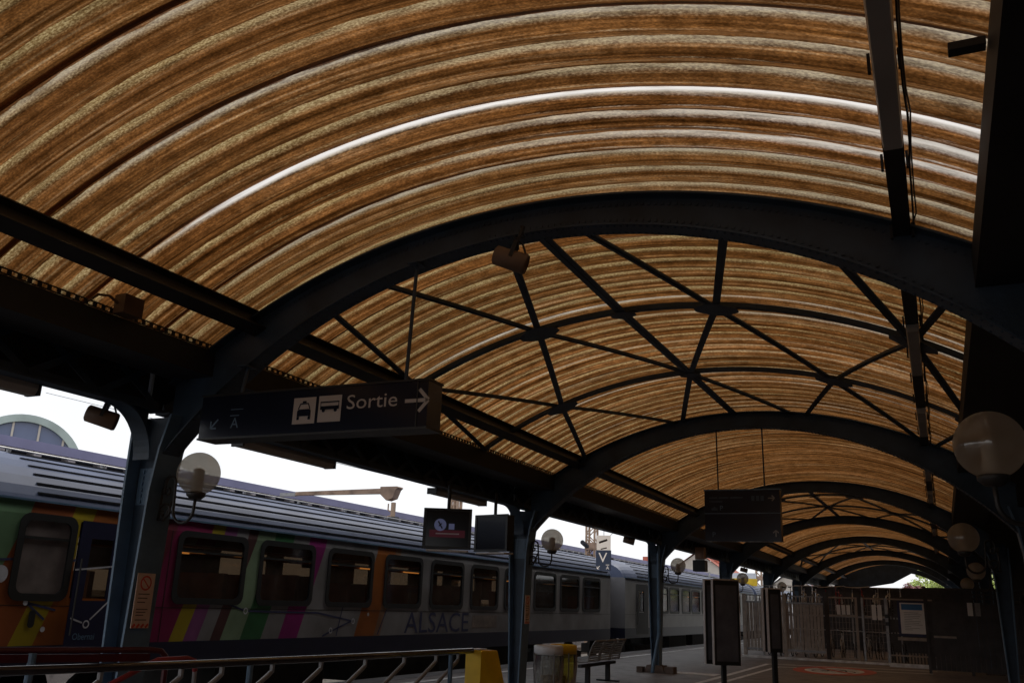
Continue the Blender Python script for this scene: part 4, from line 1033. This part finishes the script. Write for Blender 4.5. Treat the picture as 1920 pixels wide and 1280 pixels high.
def totems():
    def one(loc, ang, lab, W=.6, z0=.42, z1=2.17, gap=.42):
        x, y, _ = loc; r = thing('poster_panel', lab, 'poster panel', loc, 'double poster panels on posts')
        for dy, in ((0,), (gap,)):
            f = MB().box(x-.3-W/2+.3, x+W/2, y+dy, y+dy+.08, z0, z1).build('panel', 'dark_case', r)
            m = MB(); m.box(x-W/2-.012, x-W/2-.001, y+dy-.006, y+dy+.086, z0, z1); m.box(x+W/2+.001, x+W/2+.012, y+dy-.006, y+dy+.086, z0, z1); m.box(x-W/2-.012, x+W/2+.012, y+dy-.006, y+dy+.086, z1+.001, z1+.03); m.build('frame', 'alu', f)
            m = MB(); m.box(x-W/2+.05, x+W/2-.05, y+dy-.003, y+dy-.001, z0+.08, z1-.1); m.build('poster', 'poster_dark', f)
        MB().box(x-.045, x+.045, y+gap/2-.045, y+gap/2+.045, 0, 2.0).build('post', 'dark_steel', r)
        r.rotation_euler = (0, 0, ang)
        return r
    p = one((-4.25, 20.35, 0), R(38), 'double poster panel on a dark post, the nearer and larger one')
    one((-3.3, 20.8, 0), R(40), 'double poster panel on a thin post, just right of the larger one', .30, .72, 2.02, .2)
totems()

# ------------------------------------------------------------------ bicycle enclosure
def fence_bars(m, x0, x1, y, z0, z1, step, w, t=.02):
    x = x0
    while x < x1-w/2: m.box(x, x+w, y-t/2, y+t/2, z0, z1); x += step
def enclosure():
    r = thing('back_hoarding', 'dark board hoarding closing the back of the bicycle enclosure', 'hoarding', (-2, 47, 0))
    m = MB(); x = -6.3; k = 0
    while x < 2.3: m.box(x, x+.33, 47+.031*(k % 2), 47.03+.031*(k % 2), .0, 2.85); x += .3; k += 1
    m.build('boards', 'fence_dark', r); MB().box(-6.3, 2.4, 46.95, 46.995, 2.7, 2.8).box(-6.3, 2.4, 46.95, 46.995, .4, .5).build('rail', 'fence_dark', r)
    y = 34.2
    r = thing('slatted_fence', 'grey brown fence of close upright slats left of the bicycle gate', 'fence', (-5.1, y, 0))
    m = MB(); fence_bars(m, -6.42, -3.8, y, .22, 1.92, .115, .095); m.build('slats', 'fence', r)
    m = MB(); m.box(-6.45, -3.78, y-.04, y-.011, 1.86, 1.92); m.box(-6.45, -3.78, y-.04, y-.011, .26, .33); m.box(-6.45, -3.78, y+.012, y+.03, 2.1, 2.14); m.build('rail', 'galv', r)
    m = MB(); fence_bars(m, -6.42, -3.8, y+.02, 1.94, 2.1, .115, .03); m.build('spikes', 'fence', r)
    for x in (-6.5, -5.1): MB().box(x-.06, x+.06, y-.06, y+.06, 0, 2.16).build('post', 'fence', r)
    r = thing('bicycle_gate', 'two leaf open mesh gate of the bicycle enclosure with white notices', 'gate', (-2.75, y+.5, 0)); yg = y+.3
    for x, w, mt in ((-3.7, .13, 'fence_dark'), (-2.72, .07, 'fence'), (-2.52, .07, 'galv'), (-1.76, .09, 'galv')): MB().box(x-w/2, x+w/2, yg-.06, yg+.06, 0, 2.3 if w > .1 else 2.15).build('post', mt, r)
    for x0, x1 in ((-3.63, -2.77), (-2.47, -1.82)):
        m = MB()
        for z in (.08, 1.5, 2.1): m.box(x0, x1, yg-.02, yg+.02, z, z+.05)
        x = x0
        while x < x1: m.tube([(x, yg, .13), (x, yg, 2.1)], .006, 5); x += .11
        z = .3
        while z < 2.1: m.tube([(x0, yg+.012, z), (x1, yg+.012, z)], .003, 4); z += .2
        m.build('mesh_leaf', 'fence', r)
    for x in (-3.36, -3.2, -3.04): MB().box(x, x+.12, yg-.035, yg-.03, 1.56, 1.88).build('notice_sheet', 'paper', r)
    for x in (-2.22, -2.04): MB().box(x, x+.14, yg-.035, yg-.03, 1.42, 1.92).build('notice_sheet', 'paper', r)
    for z in (1.25, 1.5): MB().box(-1.8, -1.68, yg-.1, yg-.062, z, z+.12).build('lock_box', 'dark_case', r)
    r = thing('information_board', 'dark blue framed information board with a blue header on a fence panel', 'notice board', (-.95, y+.2, 0)); yb = y+.2
    MB().box(-1.4, -.48, yb, yb+.05, .93, 2.08).build('frame', 'text_navy', r)
    b = MB().box(-1.32, -.56, yb-.006, yb-.001, 1.02, 2.02).build('sheet', 'paper', r)
    MB().box(-1.27, -.62, yb-.012, yb-.007, 1.79, 1.98).build('header', 'info_blue', b)
    m = MB()
    for k in range(11): seg(m, lambda a, c: (a, yb-.009, c), (-1.2, 1.7-.055*k), (-.75+.1*((k*5) % 3)/2-(.3 if k in (4, 8, 10) else 0), 1.7-.055*k), .012)
    m.build('small_print', 'seat_grey', b)
    MB().box(-1.45, -.43, yb-.01, yb+.06, .80, .90).build('shelf', 'fence', r)
    r = thing('low_fence', 'low dark bars below the blue information board', 'fence', (-1, y+.3, 0))
    m = MB(); fence_bars(m, -1.7, -.3, y+.3, .06, 2.2, .1, .045); m.build('bars', 'fence_dark', r)
    MB().box(-1.7, -.3, y+.26, y+.288, .28, .33).box(-1.7, -.3, y+.26, y+.288, 2.1, 2.15).build('rail', 'fence', r)
    y2 = 30.4
    r = thing('tall_dark_fence', 'tall dark slatted fence with a pierced top on the right', 'fence', (.4, y2, 0))
    m = MB(); fence_bars(m, -.42, 2.3, y2, .1, 1.98, .13, .122); m.build('slats', 'fence_dark', r)
    m = MB(); m.box(-.45, 2.3, y2-.03, y2+.03, 2.36, 2.42); m.box(-.45, 2.3, y2-.03, y2+.03, 1.99, 2.02)
    for z in (2.12, 2.24): m.box(-.45, 2.3, y2-.01, y2+.01, z, z+.035)
    x = -.42
    while x < 2.3: m.box(x, x+.04, y2-.012, y2+.012, 2.021, 2.359); x += .19
    m.build('pierced_top', 'fence_dark', r)
    MB().box(-.5, -.42, y2-.05, y2+.05, 0, 2.45).box(.62, .7, y2+.02, y2+.08, 0, 2.4).build('post', 'fence_dark', r)
    MB().box(-.3, .3, y2-.04, y2-.025, 1.0, 1.06).build('rail', 'fence', r)
    for x in (.66, .86): MB().box(x, x+.14, y2-.035, y2-.03, 1.65, 2.02).build('notice_sheet', 'paper' if x < .7 else 'seat_grey', r)
    m = MB(); m.box(-1.7, -.5, 33, 33.05, 0, .12); m.box(-6.6, -.3, 33.9, 34.05, 0, .07); struct(m.build('kerb', 'white_paint'))
    # side of the enclosure running away from the dark fence
    r = thing('side_fence', 'dark slatted side fence of the bicycle enclosure running away along the platform', 'fence', (-.4, 36, 0)); m = MB(); q = 34.6
    while q < 56: m.box(-.42, -.38, q, q+.06, .1, 2.2); q += .16
    m.build('slats', 'fence_dark', r); MB().box(-.45, -.421, 34.6, 56, 2.1, 2.16).box(-.45, -.421, 34.6, 56, .25, .3).build('rail', 'fence_dark', r)
enclosure()

def make_bike(mt):
    r = thing('bicycle', '', 'bicycle', (0, 0, 0), 'bicycles parked in the two tier rack')
    for yw in (-.52, .52):
        m = MB(); m.tube([(0, yw+.33*math.cos(2*PI*k/20), .34+.33*math.sin(2*PI*k/20)) for k in range(21)], .018, 5, False); w = m.build('wheel', 'rubber', r)
        m = MB()
        for k in range(8): a = PI*k/8; m.bar((0, yw-.31*math.cos(a), .34-.31*math.sin(a)), (0, yw+.31*math.cos(a), .34+.31*math.sin(a)), .006, .006)
        m.build('spokes', 'bike_chrome', w)
    m = MB(); bb, st, hd, rr, ft = (0, .05, .3), (0, .17, .78), (0, -.36, .8), (0, .52, .34), (0, -.52, .34)
    for a, b in ((bb, st), (st, hd), (bb, hd), (bb, rr), (st, rr), (hd, ft)): m.tube([a, b], .017, 6)
    m.tube([st, (0, .2, .92)], .013, 6); m.tube([hd, (0, -.34, .98)], .013, 6); m.build('frame', mt, r)
    MB().tube([(-.28, -.22, 1.0), (-.22, -.32, .99), (0, -.35, .98), (.22, -.32, .99), (.28, -.22, 1.0)], .012, 6).build('handlebar', 'bike_chrome', r)
    MB().add([(-.07, .33, .94), (.07, .33, .94), (.02, .07, .95), (-.02, .07, .95), (-.06, .32, .9), (.06, .32, .9), (.015, .09, .91), (-.015, .09, .91)], [(0,1,2,3),(7,6,5,4),(0,4,5,1),(1,5,6,2),(2,6,7,3),(3,7,4,0)]).build('saddle', 'rubber', r)
    m = MB(); m.tube([(0, .52+.37*math.cos(a), .34+.37*math.sin(a)) for a in [R(20+14*k) for k in range(11)]], .02, 5); m.build('mudguard', mt, r)
    return r
def bikes():
    rk = thing('bicycle_rack', 'two tier steel rack full of bicycles behind the gate', 'bicycle rack', (-3.5, 37, 0)); m = MB()
    for x in (-6.2, -4.6, -3.0, -1.4):
        for yy in (36.2, 37.6): m.box(x-.03, x+.03, yy-.03, yy+.03, 0, 1.9)
    for yy in (36.2, 37.6): m.box(-6.2, -1.1, yy-.025, yy+.025, 1.46, 1.52)
    m.build('frame', 'galv', rk); m = MB()
    for i in range(12): m.box(-6.05+.43*i-.03, -6.05+.43*i+.03, 36.1, 37.75, 1.53, 1.56)
    m.build('wheel_channel', 'galv', rk)
    pr = {}; rnd = random.Random(11); cols = ['bike_dark', 'bike_chrome', 'bike_white', 'bike_chrome', 'bike_white']
    word = {'bike_dark': 'black', 'bike_red': 'red', 'bike_white': 'white', 'bike_chrome': 'silver'}
    for tier in (0, 1):
        for i in range(12):
            mt = 'bike_red' if tier and i in (5, 6, 8) else cols[rnd.randrange(5)]; loc = (-6.05+.43*i, 36.95+rnd.uniform(-.15, .15), 1.565 if tier else 0)
            lab = '%s bicycle on the %s tier of the rack, number %d from the left' % (word[mt], 'upper' if tier else 'lower', i+1)
            if mt not in pr: o = pr[mt] = make_bike(mt); o.location = loc; BASE[o.name] = loc; o['label'] = lab
            else: o = copy_thing(pr[mt], loc, 0, lab)
            o.rotation_euler = (0, R(rnd.uniform(-5, 5)), rnd.choice((0, PI))+R(rnd.uniform(-7, 7)))
bikes()

# ------------------------------------------------------------------ beyond the train
def far_canopy():
    r = thing('far_platform_canopy', 'long bluish metal canopy of the opposite platform seen above the train roof', 'canopy', (-22, 30, 4.7))
    MB().box(-20.05, -20, -10, 110, 4.70, 4.94).build('fascia', 'fascia', r)
    MB().box(-26, -20.06, -10, 110, 4.86, 4.93).build('roof_slab', 'roof_slate', r)
    MB().box(-20.5, -20.3, -10, 110, 4.46, 4.70).build('beam', 'far_dark', r)
    for k in range(90): MB().box(-20.29, -20.02, k-10, k-9.78, 4.58, 4.695).build('rafter_end', 'far_bracket', r)
    for y in range(-5, 110, 9): MB().box(-23.1, -22.9, y, y+.2, -.6, 4.86).build('post', 'far_dark', r)
    m = MB(); m.box(-27, -19.2, -12, 112, -.71, .0); struct(m.build('far_platform', 'platform'))
far_canopy()
def catenary():
    r = thing('rusty_gantry', 'rusty cantilever arm on a short mast above the train roof', 'catenary gantry', (-14, 22, 0))
    MB().prism([(-17.4, 4.40), (-14.35, 4.40), (-14.35, 4.55), (-17.4, 4.50)], lambda a, b: (a, 21.93, b), lambda a, b: (a, 22.07, b)).build('arm', 'rust', r)
    MB().box(-18.0, -17.41, 21.95, 22.05, 4.38, 4.48).build('arm_tip', 'galv', r)
    MB().prism([(-14.34, 4.38), (-14.12, 4.2), (-13.92, 4.26), (-13.82, 4.5), (-13.75, 4.56), (-13.78, 4.59), (-14.34, 4.59)], lambda a, b: (a, 21.85, b), lambda a, b: (a, 22.15, b)).build('head', 'rust', r)
    m = MB(); m.box(-14.0, -13.9, 21.95, 22.05, -.7, 4.15)
    m.tube([(-14.12, 22, 4.12), (-14.12, 22, 3.95), (-14.05, 22, 3.9)], .02, 6); m.tube([(-14.2, 22, 3.72), (-14.05, 22, 3.78)], .02, 6); m.build('mast', 'mast', r)
    MB().box(-14.05, -13.8, 21.9, 22.1, 3.4, 3.75).build('box', 'dark_case', r)
    def lattice_mast(x, y, h, lab, w=.5):
        r = thing('lattice_mast', lab, 'catenary mast', (x, y, 0), 'lattice masts of the overhead line'); m = MB()
        for dx in (-w/2, w/2):
            for dy in (-w/2, w/2): m.box(x+dx-.05, x+dx+.05, y+dy-.05, y+dy+.05, -.7, h)
        m.build('legs', 'mast', r); m = MB(); z = -.6; s = 1
        while z < h-.5:
            for dy in (-w/2, w/2): m.bar((x-s*w/2, y+dy, z), (x+s*w/2, y+dy, z+.5), .06, .02, (0, 1, 0))
            for dx in (-w/2, w/2): m.bar((x+dx, y-s*w/2, z), (x+dx, y+s*w/2, z+.5), .06, .02, (1, 0, 0))
            z += .5; s = -s
        m.build('lattice', 'mast', r)
        m = MB(); m.box(x-w/2-.07, x+w/2+.07, y-w/2-.07, y+w/2+.07, 4.6, 5.0); m.build('clamp', 'rust', r)
        return r
    lattice_mast(-18, 49.8, 9, 'rusty lattice mast rising behind the train near the letter sign')
    lattice_mast(-18, 33.2, 9, 'grey lattice mast peeping out above the departure monitors', .3)
    lattice_mast(-16.5, 95, 9, 'far lattice mast beyond the end of the train')
    r = thing('insulator', 'string of dark insulator discs beside the rusty lattice mast', 'insulator', (-18.0, 48.6, 4.8)); m = MB()
    a, b = Vector((-18.0, 49.3, 4.68)), Vector((-18.0, 48.0, 4.98)); m.tube([a, b], .02, 6); m.build('rod', 'wire', r)
    for k in range(4):
        c = a+(b-a)*(.25+.17*k); MB().tube([c, c+(b-a)*.05], .13, 12).build('disc', 'far_dark', r)
    for i, (p, q, lab) in enumerate((((-16.3, -20, 6.0), (-16.3, 140, 6.0), 'thin overhead contact wire above the second track'), ((-16.3, -20, 7.4), (-16.3, 140, 7.2), 'upper thin overhead wire above the second track'),
                                     ((-40, 30, 10.8), (-14, 34, 5.0), 'thin wire sloping across the white sky on the left'))):
        tag(MB().tube([p, q], .012, 5).build('overhead_wire', 'wire'), lab, 'wire')
catenary()

def hall():
    # arched hall behind the far canopy, its glazed gable towards us
    c = Vector((-60.5, 44.3, 0)); d = Vector((-c.x, -c.y, 0)).normalized(); t = Vector((-d.y, d.x, 0)); r = thing('arched_hall', 'building with a round arched glazed gable above the far canopy', 'building', c)
    cz, RO, RI = 9.35, 4.25, 3.72
    def P(a, b, w=0): return c+t*a+d*w+Vector((0, 0, b))
    n = 30
    m = MB(); A = [R(180*i/n) for i in range(n+1)]
    for w0, w1 in ((.3, -25),):
        for ra in (RO,): m.strip([P(ra*math.cos(a), cz+ra*math.sin(a), w0) for a in A], [P(ra*math.cos(a), cz+ra*math.sin(a), w1) for a in A])
    m.build('vault_roof', 'roof_slate', r)
    m = MB(); m.strip([P(RO*math.cos(a), cz+RO*math.sin(a), .3) for a in A], [P(RI*math.cos(a), cz+RI*math.sin(a), .3) for a in A]); m.strip([P(RI*math.cos(a), cz+RI*math.sin(a), .3) for a in A], [P(RI*math.cos(a), cz+RI*math.sin(a), 0) for a in A]); m.build('arch_trim', 'arch_trim', r)
    g = MB(); g.add([P(RI*math.cos(a), cz+RI*math.sin(a), 0) for a in A], [tuple(range(n+1))]); gl = g.build('glazed_gable', 'glazing', r)
    m = MB()
    for a in (-2.6, -.85, .9, 2.6): m.bar(P(a, cz, .1), P(a, cz+math.sqrt(RI*RI-a*a), .1), .14, .1, d)
    m.bar(P(-3.55, cz+.9, .12), P(3.55, cz+.9, .12), .12, .1, d); m.build('mullion', 'render_wall', gl)
    m = MB(); q = [P(-RO, -.7, .1), P(RO, -.7, .1), P(RO, cz, .1), P(-RO, cz, .1)]; m.add(q+[v-d*25 for v in q], [(0,1,2,3),(1,5,6,2),(0,4,7,3),(4,5,6,7)]); m.build('wall', 'render_wall', r)
hall()

def house(x, y, w, dep, h, rh, roofm, lab):
    r = thing('town_house', lab, 'house', (x, y, -.7), 'town houses beyond the station'); z0 = -.7
    m = MB(); m.box(x-w/2, x+w/2, y, y+dep, z0, h); m.add([(x-w/2, y, h), (x+w/2, y, h), (x, y, h+rh*.96)], [(0, 1, 2)]); m.add([(x-w/2, y+dep, h), (x+w/2, y+dep, h), (x, y+dep, h+rh*.96)], [(0, 2, 1)]); m.build('wall', 'render_wall', r)
    m = MB(); e = .4
    for s in (-1, 1): m.quad((x+s*(w/2+e), y-e, h-e*rh/(w/2)+.05), (x+s*(w/2+e), y+dep+e, h-e*rh/(w/2)+.05), (x, y+dep+e, h+rh+.05), (x, y-e, h+rh+.05))
    rf = m.build('roof', roofm, r); MB().box(x+w*.2-.4, x+w*.2+.4, y+3, y+3.8, h+rh*.3, h+rh+.9).build('chimney', 'roof_tile', rf)
    for i in range(int(w/2.4)):
        for k in range(max(1, int(h/2.9))):
            xx = x-w/2+1.2+2.4*i; zz = .6+2.8*k; MB().box(xx-.5, xx+.5, y-.06, y-.003, zz, zz+1.5).build('window', 'glazing', r)
house(-17, 120, 9, 12, 3.2, 3.4, 'roof_slate', 'pale far house with a grey gable seen through the arch of a left column')
house(-31, 130, 10, 12, 6, 3.5, 'roof_tile', 'far house with a red roof left of the furthest columns')
house(-12.8, 128, 8, 10, 5.2, 3.2, 'roof_tile', 'far house with a red roof seen past the end of the left column row')
house(-45, 140, 12, 12, 5, 3.5, 'roof_tile', 'wide far house with a red roof behind the train')
house(6.5, 118, 10, 10, 5.6, 3, 'roof_slate', 'pale far house behind the trees at the end of the platform')

def tree(x, y, h, rad, leafm, lab, n=2600, flat=1.0, seed=1, sz=.16):
    r = thing('tree', lab, 'tree', (x, y, -.7)); rnd = random.Random(seed); m = MB(); z0 = -.7
    top = h*.45
    m.tube([(x, y, z0), (x+.05, y, z0+top*.5), (x-.05, y, z0+top)], [.2, .16, .12], 8); cl = []
    for k in range(9):
        a = rnd.uniform(0, 6.28); e = rnd.uniform(.2, .95); q = rad*rnd.uniform(.35, .85)
        p = (x+q*math.cos(a), y+q*math.sin(a), z0+top+(h-top)*e*.9); cl.append((p, rad*rnd.uniform(.28, .5)))
        m.tube([(x, y, z0+top*rnd.uniform(.7, 1)), ((x*.5+p[0]*.5), (y*.5+p[1]*.5), z0+top+(p[2]-z0-top)*.6), p], [.09, .05, .02], 6)
    m.build('trunk', 'bark', r); m = MB()
    for k in range(n):
        c, cr = cl[rnd.randrange(len(cl))]; v = Vector((rnd.gauss(0, 1), rnd.gauss(0, 1), rnd.gauss(0, 1))).normalized()*cr*(rnd.random()**.4)
        p = Vector(c)+Vector((v.x, v.y, v.z*flat)); s = sz*rnd.uniform(.6, 1.3)
        a = Vector((rnd.uniform(-1, 1), rnd.uniform(-1, 1), rnd.uniform(-1, 1))).normalized()*s; b = a.cross(Vector((rnd.uniform(-1, 1), rnd.uniform(-1, 1), 1))).normalized()*s*.7
        m.quad(p-a, p-b*.8, p+a, p+b*.8)
    m.build('crown', leafm, r)
tree(.3, 92, 8.2, 2.6, 'leaf', 'bright green tree seen through the far end of the vault', 3600, 1, 1)
tree(-1.2, 104, 8.6, 2.2, 'leaf', 'paler green tree behind the plum tree at the far end', 2600, 1, 2)
tree(-2.2, 84, 5.0, 1.2, 'leaf_plum', 'dark red plum tree at the far end of the platform', 2600, 1, 3, .12)
tree(3.6, 74, 5.2, 2.2, 'leaf', 'green tree at the right end of the station wall', 2600, 1, 4)
tree(5.4, 100, 7, 3, 'leaf', 'green tree behind the station wall far right', 2400, 1, 6)
